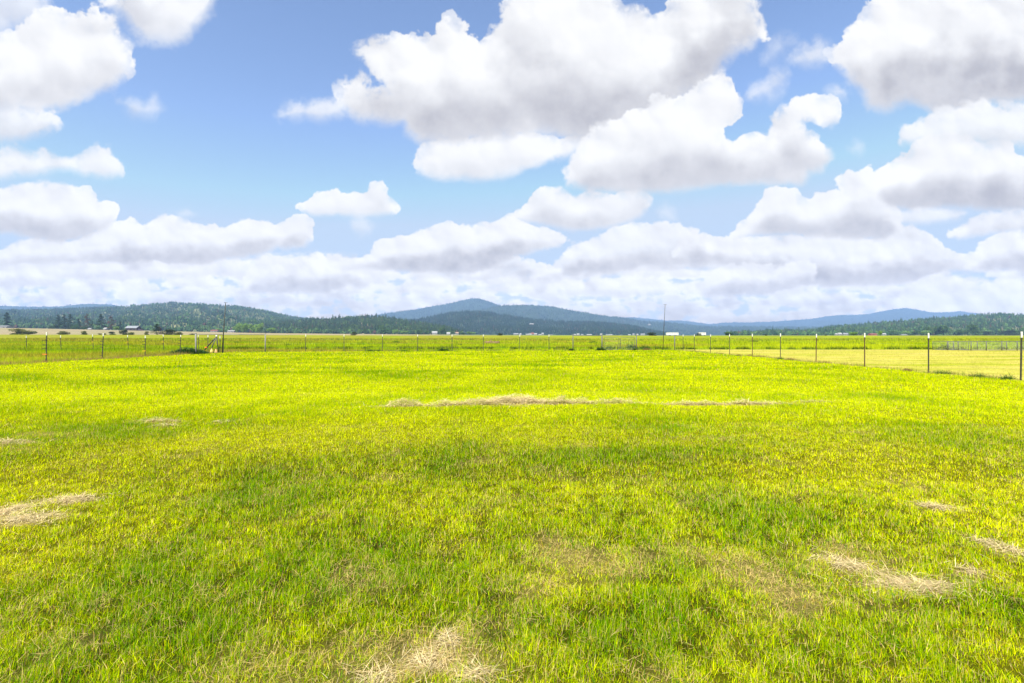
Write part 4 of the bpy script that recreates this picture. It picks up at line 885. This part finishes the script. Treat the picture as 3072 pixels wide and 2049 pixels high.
# ------------------------------------------------------------------ trees and bushes that stand by themselves
leaf_mat=material('tree_foliage',(1,1,1),rough=.8,spec=.1,attr='col',transl=.18)
bark2=material('tree_bark',(.10,.075,.055),rough=1,noise=(2,.6,1.3,4))
def leafcloud(rs_,P,sz,col,flat=0):
    """small leaf facets at the points P"""
    n=len(P);a=rs_.randn(n,3);a/=np.linalg.norm(a,axis=1)[:,None];b=np.cross(a,rs_.randn(n,3));b/=np.linalg.norm(b,axis=1)[:,None]+1e-6
    if flat:a[:,2]*=flat;b[:,2]*=flat
    s=(sz*(.5+rs_.rand(n)))[:,None];V=np.stack((P-a*s-b*s*.3,P+a*s-b*s*.3,P+b*s*.9+a*s*.2),1)
    T=np.arange(n*3).reshape(-1,3);C=np.repeat(col[:,None,:],3,1);return V.reshape(-1,3),T,C.reshape(-1,3)
def conifer_mesh(seed,cols,full=1.,n=2600,w=.2):
    rs_=np.random.RandomState(seed);P=[];nb=int(46*full)
    for i in range(nb):
        t=(i+rs_.rand())/nb;z=.10+.88*t;L=w*(1-t)**.8*(.65+.55*rs_.rand())+.015;a=rs_.rand()*6.28;m=int(n/nb*(1.4-t))
        u=rs_.rand(m)**.6;P.append(np.stack((np.cos(a)*u*L+rs_.randn(m)*.018,np.sin(a)*u*L+rs_.randn(m)*.018,z-.12*u*L/w*.4+rs_.randn(m)*.012),-1))
    P=np.concatenate(P);cl=fbm(P[:,0]*9+seed,P[:,2]*9,o=2,seed=seed)
    q=np.clip(.45+cl+.25*rs_.randn(len(P)),0,1.2)[:,None];c=np.array(cols[0])*(1-q)+np.array(cols[1])*q
    return npmesh('crown',*leafcloud(rs_,P,.020,c,.5)[:2],3,leaf_mat,leafcloud_c(c))
def leafcloud_c(c):return np.repeat(c[:,None,:],3,1).reshape(-1,3)
def round_mesh(seed,cols,n=2600,sx=.5,low=0.,lobes=11,sz=.032):
    rs_=np.random.RandomState(seed);P=[];
    for i in range(lobes):
        a=rs_.rand()*6.28;r=.30*rs_.rand()**.5;z=low+(.95-low)*(.28+.55*rs_.rand());c=np.array([r*math.cos(a)*sx*2,r*math.sin(a)*sx*2,z]);R=rs_.uniform(.16,.27)
        m=n//lobes;d=rs_.randn(m,3);d/=np.linalg.norm(d,axis=1)[:,None];P.append(c+d*(R*(.55+.5*rs_.rand(m)))[:,None]*np.array([1.1*sx*2,1.1*sx*2,.85]))
    P=np.concatenate(P);P[:,2]=np.abs(P[:,2]);P[:,2]=np.where(P[:,2]>1,1.9-P[:,2],P[:,2]);cl=fbm(P[:,0]*5+seed,P[:,2]*5,o=2,seed=seed)
    q=np.clip(.45+cl+.25*rs_.randn(len(P)),0,1.2)[:,None];c=np.array(cols[0])*(1-q)+np.array(cols[1])*q
    v,t,cc=leafcloud(rs_,P,sz,c);return npmesh('crown',v,t,3,leaf_mat,cc)
def trunk_mesh(h,r,limbs,seed):
    m=MB();rg=random.Random(seed);m.tube([(0,0,-.02),(.004,0,h*.5),(0,.004,h)],r,7,r*.3)
    for i in range(limbs):
        z=h*rg.uniform(.3,.85);a=rg.uniform(0,6.28);L=rg.uniform(.12,.25);m.tube([(0,0,z),(math.cos(a)*L,math.sin(a)*L,z+L*.7)],r*.45,5,r*.15)
    me=bpy.data.meshes.new('trunk');me.from_pydata(m.v,[],m.f);me.materials.append(bark2);return me
CONC=((.020,.045,.018),(.060,.10,.030));RED=((.09,.055,.03),(.15,.10,.05));OLV=((.06,.085,.02),(.20,.20,.05));LIM=((.10,.20,.04),(.24,.38,.07));MID=((.035,.085,.025),(.09,.16,.04));DKB=((.022,.045,.015),(.06,.08,.025))
CM=[conifer_mesh(400+i,CONC,w=.17+.03*i) for i in range(4)];CR=[conifer_mesh(420,RED,.8,1500)]
RM={'lime':[round_mesh(430+i,LIM) for i in range(3)],'mid':[round_mesh(440+i,MID) for i in range(4)],'olive':[round_mesh(450+i,OLV,low=-.35,lobes=14) for i in range(3)],'dark':[round_mesh(460+i,DKB,low=-.35,lobes=14) for i in range(3)]}
TKC=trunk_mesh(.85,.016,0,1);TKR=trunk_mesh(.6,.028,5,2)
def tree(px0,px1,pytop,pybase,d,kind,label,group,seed=0,name=None):
    """stands where columns px0..px1 see it, d metres away; pybase only sets its height"""
    b=at((px0+px1)/2,d);h=(pybase-pytop)/F*d;w=(px1-px0)/F*d
    o=empty(name or {'conifer':'conifer_tree','red':'conifer_tree'}.get(kind,'broadleaf_tree'),(b.x,b.y,b.z-.1),(seed*1.7)%6.28,label,'tree',group)
    if kind in('conifer','red'):
        me=(CM if kind=='conifer' else CR)[seed%(4 if kind=='conifer' else 1)];c=link('crown',me,o);t=link('trunk',TKC,o);k=w/.29;c.scale=(k,k,h);t.scale=(h*.9,h*.9,h)
    else:
        L=RM[kind];c=link('crown',L[seed%len(L)],o);t=link('trunk',TKR,o);k=w/1.05;c.scale=(k,k,h);t.scale=(k,k,h)
    return o
# groups of the left field
TL='trees at the edge of the stubble field, far left'
for i,(a,b,t,kd) in enumerate(((8,32,941,'conifer'),(166,184,946,'conifer'),(184,202,944,'conifer'),(202,222,943,'conifer'),(228,243,957,'conifer'),(250,272,942,'red'),(272,280,962,'conifer'),(294,314,942,'conifer'),(322,346,947,'red'),(352,368,962,'conifer'),(146,160,977,'mid'))):
    tree(a,b,t,989+.008*a,1080 if i!=10 else 1000,kd,['lone tall dark conifer near the left edge of the photo','leftmost of the three dark conifers standing close together in the stubble','middle of the three dark conifers standing close together in the stubble','right one of the three dark conifers standing close together in the stubble','lower dark conifer just right of the close group of three','brownish conifer behind the low green hedge','slim small conifer just right of the brownish one behind the hedge','tall dark conifer left of the wide brownish one near the barn','wide brownish conifer between the tall dark one and the barn','dark conifer just left of the barn','small rounded dark tree left of the three close conifers'][i],TL,i)
for i,(a,b,t) in enumerate(((208,228,977),(222,244,976),(240,262,978))):
    tree(a,b,t,991,1030,'mid','%s rounded clump of the low green hedge behind the stubble'%['left','middle','right'][i],'clumps of the low green hedge',i)
tree(286,306,982,992,1000,'mid','low green bush right of the hedge and left of the barn',TL,1)
tree(340,358,984,996,900,'lime','pale green bush just left of the barn',TL,1)
BL='bushes along the rim of the green meadow'
for i,(a,b,t,y,kd,lab) in enumerate((
  (28,78,984,1007,'olive','big spreading olive bush at far left on the rim of the meadow'),(62,108,992,1008,'olive','lower right lobe of scrub beside the big spreading olive bush'),
  (174,210,991,1005,'olive','olive bush right of the first close conifers, on the rim of the meadow'),(243,261,989,1004,'olive','small pointed olive bush between two wider bushes at left'),
  (294,306,996,1002,'olive','tiny olive bush far left of the barn front'),(308,319,1000,1006,'dark','tiny dark bush on the rim left of the barn'),(327,348,993,1006,'dark','small round dark bush just left of the one by the barn'),(359,385,987,1006,'dark','round dark green bush in front of the barn'),(378,402,996,1006,'olive','low scrub running right from the bush in front of the barn'),
  (434,448,992,1006,'olive','small olive bush left of the lone pointed tree'),(490,528,985,1007,'dark','large round dark bush right of the lone pointed tree'),(522,550,996,1007,'olive','low scrub right of the large round dark bush'),(565,590,1001,1007,'dark','low dark scrub behind the thick pale pipe post'),
  (1490,1510,995,1004,'dark','small dark bush left of the village under the hill'),(1938,1973,995,1007,'dark','wide dark bush right of the village'),(2083,2106,997,1007,'dark','round dark bush touching the short white trailer'),(2170,2208,996,1008,'mid','wide grey green bush right of the two white trailers'),(2294,2302,1002,1008,'dark','tiny dark bush far right of the trailers'),(2473,2481,1003,1008,'dark','tiny dark bush left of the farm on the right'),
  (2547,2576,996,1008,'lime','wide yellow green bush below the white roofed farm building'))):
    b=tree(a,b,t,y,430+rr.uniform(0,25),kd,lab,BL,i,'bush');b['category']='bush'
tree(459,484,971,1005,440,'conifer','lone pointed dark tree on the meadow rim, left of the large round bush',None,2)
tree(1052,1072,993,1007,430,'dark','small dark tree with a low crown alone on the meadow rim, left of centre',None,1)
tree(2634,2649,991,1008,440,'lime','upright yellow green tree right of the white roofed farm building',None,1)
for i,(a,b,t,y) in enumerate(((698,728,965,997),(720,748,968,998),(742,768,969,998),(762,794,968,1000),(798,828,983,1000),(645,667,981,994))):
    tree(a,b,t,y,1150,'lime',['tall bright green tree at the left end of the light grove under the hill','second tree from the left in the light grove under the hill','third tree from the left in the light grove under the hill','broad tree at the right end of the light grove under the hill','low round tree just right of the light grove','small light green tree between two white farm buildings'][i],'light green trees under the left hill',i)
TC='broadleaf trees at the foot of the near pine ridge'
for i,(a,b,t) in enumerate(((1128,1160,972),(1085,1110,985),(1150,1176,988),(1175,1196,987),(1200,1225,992),(1246,1270,986),(1268,1288,988),(1316,1338,973),(1350,1370,990),(1380,1400,994),(1395,1430,993))):
    tree(a,b,t,1003,1400,'mid' if i not in(3,4,10) else 'lime','broadleaf tree under the near pine ridge, %s from the left in its row'%ORD[[1,0,2,3,4,5,6,7,8,9,10][i]],TC,i)
TR='broadleaf trees in front of the wooded rise at right'
for i,(a,b,t,kd) in enumerate(((2668,2692,992,'mid'),(2706,2730,994,'lime'),(2728,2762,988,'mid'),(2752,2788,991,'lime'),(2776,2806,978,'mid'),(2802,2858,973,'mid'),(2862,2892,985,'mid'),(2882,2908,983,'mid'),(2906,2950,970,'mid'),(2944,2986,992,'dark'),(3000,3050,988,'dark'),(3046,3072,984,'mid'),(2600,2618,1000,'mid'))):
    tree(a,b,t,1008,1300,kd,'leafy tree before the right hand wooded rise, %s from the left in its row'%ORD[(i+1)%13],TR,i)
# ------------------------------------------------------------------ farm buildings
wallw=material('white_siding',(.22,.22,.225),rough=.7,noise=(.6,.9,1.05,3));roofg=material('grey_metal_roof',(.20,.215,.235),rough=.6,noise=(.5,.85,1.1,3));roofr=material('rusty_red_roof',(.17,.07,.055),rough=.8,noise=(.5,.85,1.1,3))
rooft=material('tan_roof',(.26,.18,.12),rough=.8,noise=(.5,.85,1.1,3));roofw=material('white_metal_roof',(.28,.285,.29),rough=.7,noise=(.5,.92,1.05,3));barnw=material('dark_barn_boards',(.075,.045,.045),rough=.9,noise=((.8,.6,1.4,4),(6,.8,1.2,2)));glass=material('window_glass',(.03,.04,.05),rough=.15,spec=.6);dark=material('dark_opening',(.02,.018,.016),rough=.9)
def house(px0,px1,pytop,pybase,d,label,wall=wallw,roof=roofg,group=None,cat='house',name='house',gable=.4,win=2,rz=0.,base=None,door=True,depth=None):
    b=at((px0+px1)/2,d);w=(px1-px0)/F*d;h=(pybase-pytop)/F*d;z=b.z-.2 if base is None else base
    o=empty(name,(b.x,b.y,z),rz,label,cat,group);dp=depth or max(w*.6,5);hw=h*(1-gable)+.2;hr=h+.2
    m=MB();m.box(-w/2,w/2,0,dp,0,hw);m.add([(-w/2,0,hw),(-w/2,dp,hw),(-w/2,dp/2,hr-.05)],[(0,1,2)]);m.add([(w/2,0,hw),(w/2,dp,hw),(w/2,dp/2,hr-.05)],[(0,2,1)]);m.build('wall',wall,o)
    e=w*.03+.2;t=.12;r=MB()
    for s in (0,1):
        y0=-e if s==0 else dp+e;zz=hw-(hr-hw)/(dp/2)*e
        r.add([(-w/2-e,y0,zz),(w/2+e,y0,zz),(w/2+e,dp/2,hr),(-w/2-e,dp/2,hr),(-w/2-e,y0,zz+t),(w/2+e,y0,zz+t),(w/2+e,dp/2,hr+t),(-w/2-e,dp/2,hr+t)],[(0,1,2,3),(7,6,5,4),(0,4,5,1),(3,2,6,7),(0,3,7,4),(1,5,6,2)] )
    r.build('roof',roof,o)
    for i in range(win):
        x=-w/2+w*(i+.7)/(win+.6);g=MB();ws=min(w*.09,.7);g.box(x-ws,x+ws,-.06,-.003,hw*.42,hw*.75);g.build('window',glass,o)
    if door:
        g=MB();x=w*.32;g.box(x-.5,x+.5,-.07,-.003,.05,min(2.1,hw*.85));g.build('door',dark if wall is wallw else wallw,o)
    return o
o=house(376,409,979.5,994,1000,'dark weathered barn with a grey metal roof and open front beyond the meadow',barnw,roofg,None,'barn','barn',.42,0,door=False,depth=13)
w=33/F*1000
for i in range(3):
    g=MB();x=-w*.33+i*w*.3;g.box(x-w*.11,x+w*.11,-.08,-.003,.1,4.2);g.build('doorway',dark,o)
g=MB();g.add([(w/2+.02,0,4.6),(w/2+6.5,0,.1),(w/2+6.5,13,.1),(w/2+.02,13,4.6),(w/2+.02,0,4.4),(w/2+6.5,0,-.1),(w/2+6.5,13,-.1),(w/2+.02,13,4.4)],[(0,1,2,3),(7,6,5,4),(0,4,5,1),(3,2,6,7),(0,3,7,4),(1,5,6,2)]);g.build('lean_to',barnw,o)
house(-20,19,979,986,1050,'long low white shed at the left edge of the photo',group=None,cat='shed',name='shed',roof=roofw,gable=.3,win=3)
house(263,272,988,993,1010,'small pale building among trees right of the low hedge',name='shed',cat='shed',roof=roofw,win=1)
house(310,318,986,993,1020,'small pale building half hidden left of the barn',name='shed',cat='shed',roof=roofw,win=1)
house(631,651,988.5,996,1040,'white farmhouse with a dark red roof left of the small light tree',roof=roofr,win=2)
house(682,701,990.5,997,1040,'low white farm building just left of the light grove',roof=roofw,cat='shed',name='shed',gable=.3)
house(1296,1311,990,1000,1480,'white house half hidden among trees at the foot of the near ridge',roof=roofw)
house(1340,1350,992,999,1460,'small white house left of the tan roofed house',roof=roofw,gable=.5,win=1)
house(1355,1375,989,997,1490,'wide tan roofed house in the trees left of the hill village',roof=rooft,win=3)
hz=base_z(1596,2600)
def onhill(px0,px1,py,d,label,**k):
    """a house on a wooded slope: the wood is thinned in front of it"""
    return house(px0,px1,py+1,py+5,d,label,base=EYE+(HZ-(py+5))/F*d,rz=.4,**k)
onhill(1590,1602,969,2900,'white house high on the dark wooded hill right of the peak',roof=roofw,win=2)
onhill(1945,1953,971,4450,'tiny pale house on the blue slope left of the right hand tall pole',roof=roofw,win=1)
onhill(2602,2617,988,1700,'building with a bright white roof on the wooded rise at right',roof=roofw,gable=.6,wall=material('tan_siding',(.38,.27,.2),rough=.8),win=2)
onhill(2966,2972,973,2050,'tiny white house high among trees at far right',roof=roofw,win=1)
VG='small pale buildings of the village under the dark hill'
vill=[(1541,1555,999,'g'),(1559,1564,999.5,'w'),(1578,1585,1001,'w'),(1586,1594,1000,'w'),(1593,1602,997,'r'),(1602,1611,999.5,'w'),(1616,1624,1001.5,'w'),(1625,1631,997.5,'g'),(1650,1658,1003,'w'),(1722,1728,1001,'w'),(1731,1738,999.5,'w'),(1744,1750,1001,'g'),(1761,1775,1001,'w'),(1801,1807,999.5,'w'),(1818,1824,1002,'w'),(1826,1837,1001.5,'w'),(1859,1864,1003,'g'),(1885,1892,1001,'w'),(1898,1904,999,'g'),(1909,1915,1000,'w'),(1923,1935,999,'g')]
for i,(a,b,t,r) in enumerate(vill):
    lab={0:'grey roofed white building at the left end of the village under the dark hill',4:'red roofed building in the left part of the village under the dark hill',12:'widest white building in the middle of the village under the dark hill',20:'pale building at the right end of the village, beside the wide dark bush'}.get(i,'tiny pale village building under the dark hill, %s from the left in its row'%ORD[i])
    house(a,b,t+1,1005.5,1250+rr.uniform(-60,120),lab,roof={'g':roofg,'w':roofw,'r':roofr}[r],group=VG,win=1,gable=.45,door=i in(0,4,12))
for i,(a,b,t,rf,lab) in enumerate(((2507,2514,1001,roofw,'tiny white building at the left end of the farms at right'),(2516,2526,999.5,roofw,'small grey building among the farms at right, left of the yellow green bush'),(2531,2545,1000,roofg,'grey roofed farm building touching the yellow green bush'),(2612,2632,1001,roofr,'red walled low building left of the upright yellow green tree'),(2648,2659,1001,roofw,'pale gabled building right of the upright yellow green tree'),(2706,2722,1003.5,roofg,'low grey building among bushes below the wooded rise'))):
    house(a,b,t,1007.5,1150,lab,roof=rf,group='farm buildings under the rise at right',wall=wallw if i!=3 else material('red_siding',(.35,.09,.07),rough=.8),win=1)
def trailer(px0,px1,d,label,n):
    b=at((px0+px1)/2,d);w=(px1-px0)/F*d;o=empty('trailer',b,0,label,'trailer','white trailers on the meadow rim')
    m=MB();m.box(-w/2,w/2,0,2.5,.75,2.9);m.build('body',white_pl,o);r=MB();r.box(-w/2-.03,w/2+.03,-.03,2.53,2.903,2.98);r.build('roof',roofw,o)
    for x in (-w*.28,-w*.2,w*.3):
        k=MB();k.tube([(x,.1,.4),(x,.4,.4)],.42,14);k.build('wheel',black_pl,o)
    for i in range(n):
        k=MB();x=-w/2+w*(i+.5)/n;k.box(x-.35,x+.35,-.02,-.002,1.7,2.2);k.build('window',glass,o)
    return o
trailer(2000,2035.5,440,'long white trailer behind the right end of the back fence',5)
trailer(2097,2118,445,'short white trailer right of the round dark bush',2)
# ------------------------------------------------------------------ air between here and the hills
def build_haze():
    mb=MB();mb.box(-16500,16500,-600,13600,-60,960)
    m=bpy.data.materials.new('hazy_air');m.use_nodes=True;nt=m.node_tree;nt.nodes.clear()
    v=nt.nodes.new('ShaderNodeVolumePrincipled');o=nt.nodes.new('ShaderNodeOutputMaterial');nt.links.new(v.outputs[0],o.inputs['Volume'])
    v.inputs['Color'].default_value=HAZE_COL;v.inputs['Density'].default_value=HAZE_DEN;v.inputs['Anisotropy'].default_value=.0
    tag(mb.build('haze',m),'pale blue summer haze filling the valley','haze',kind='stuff')
build_haze()
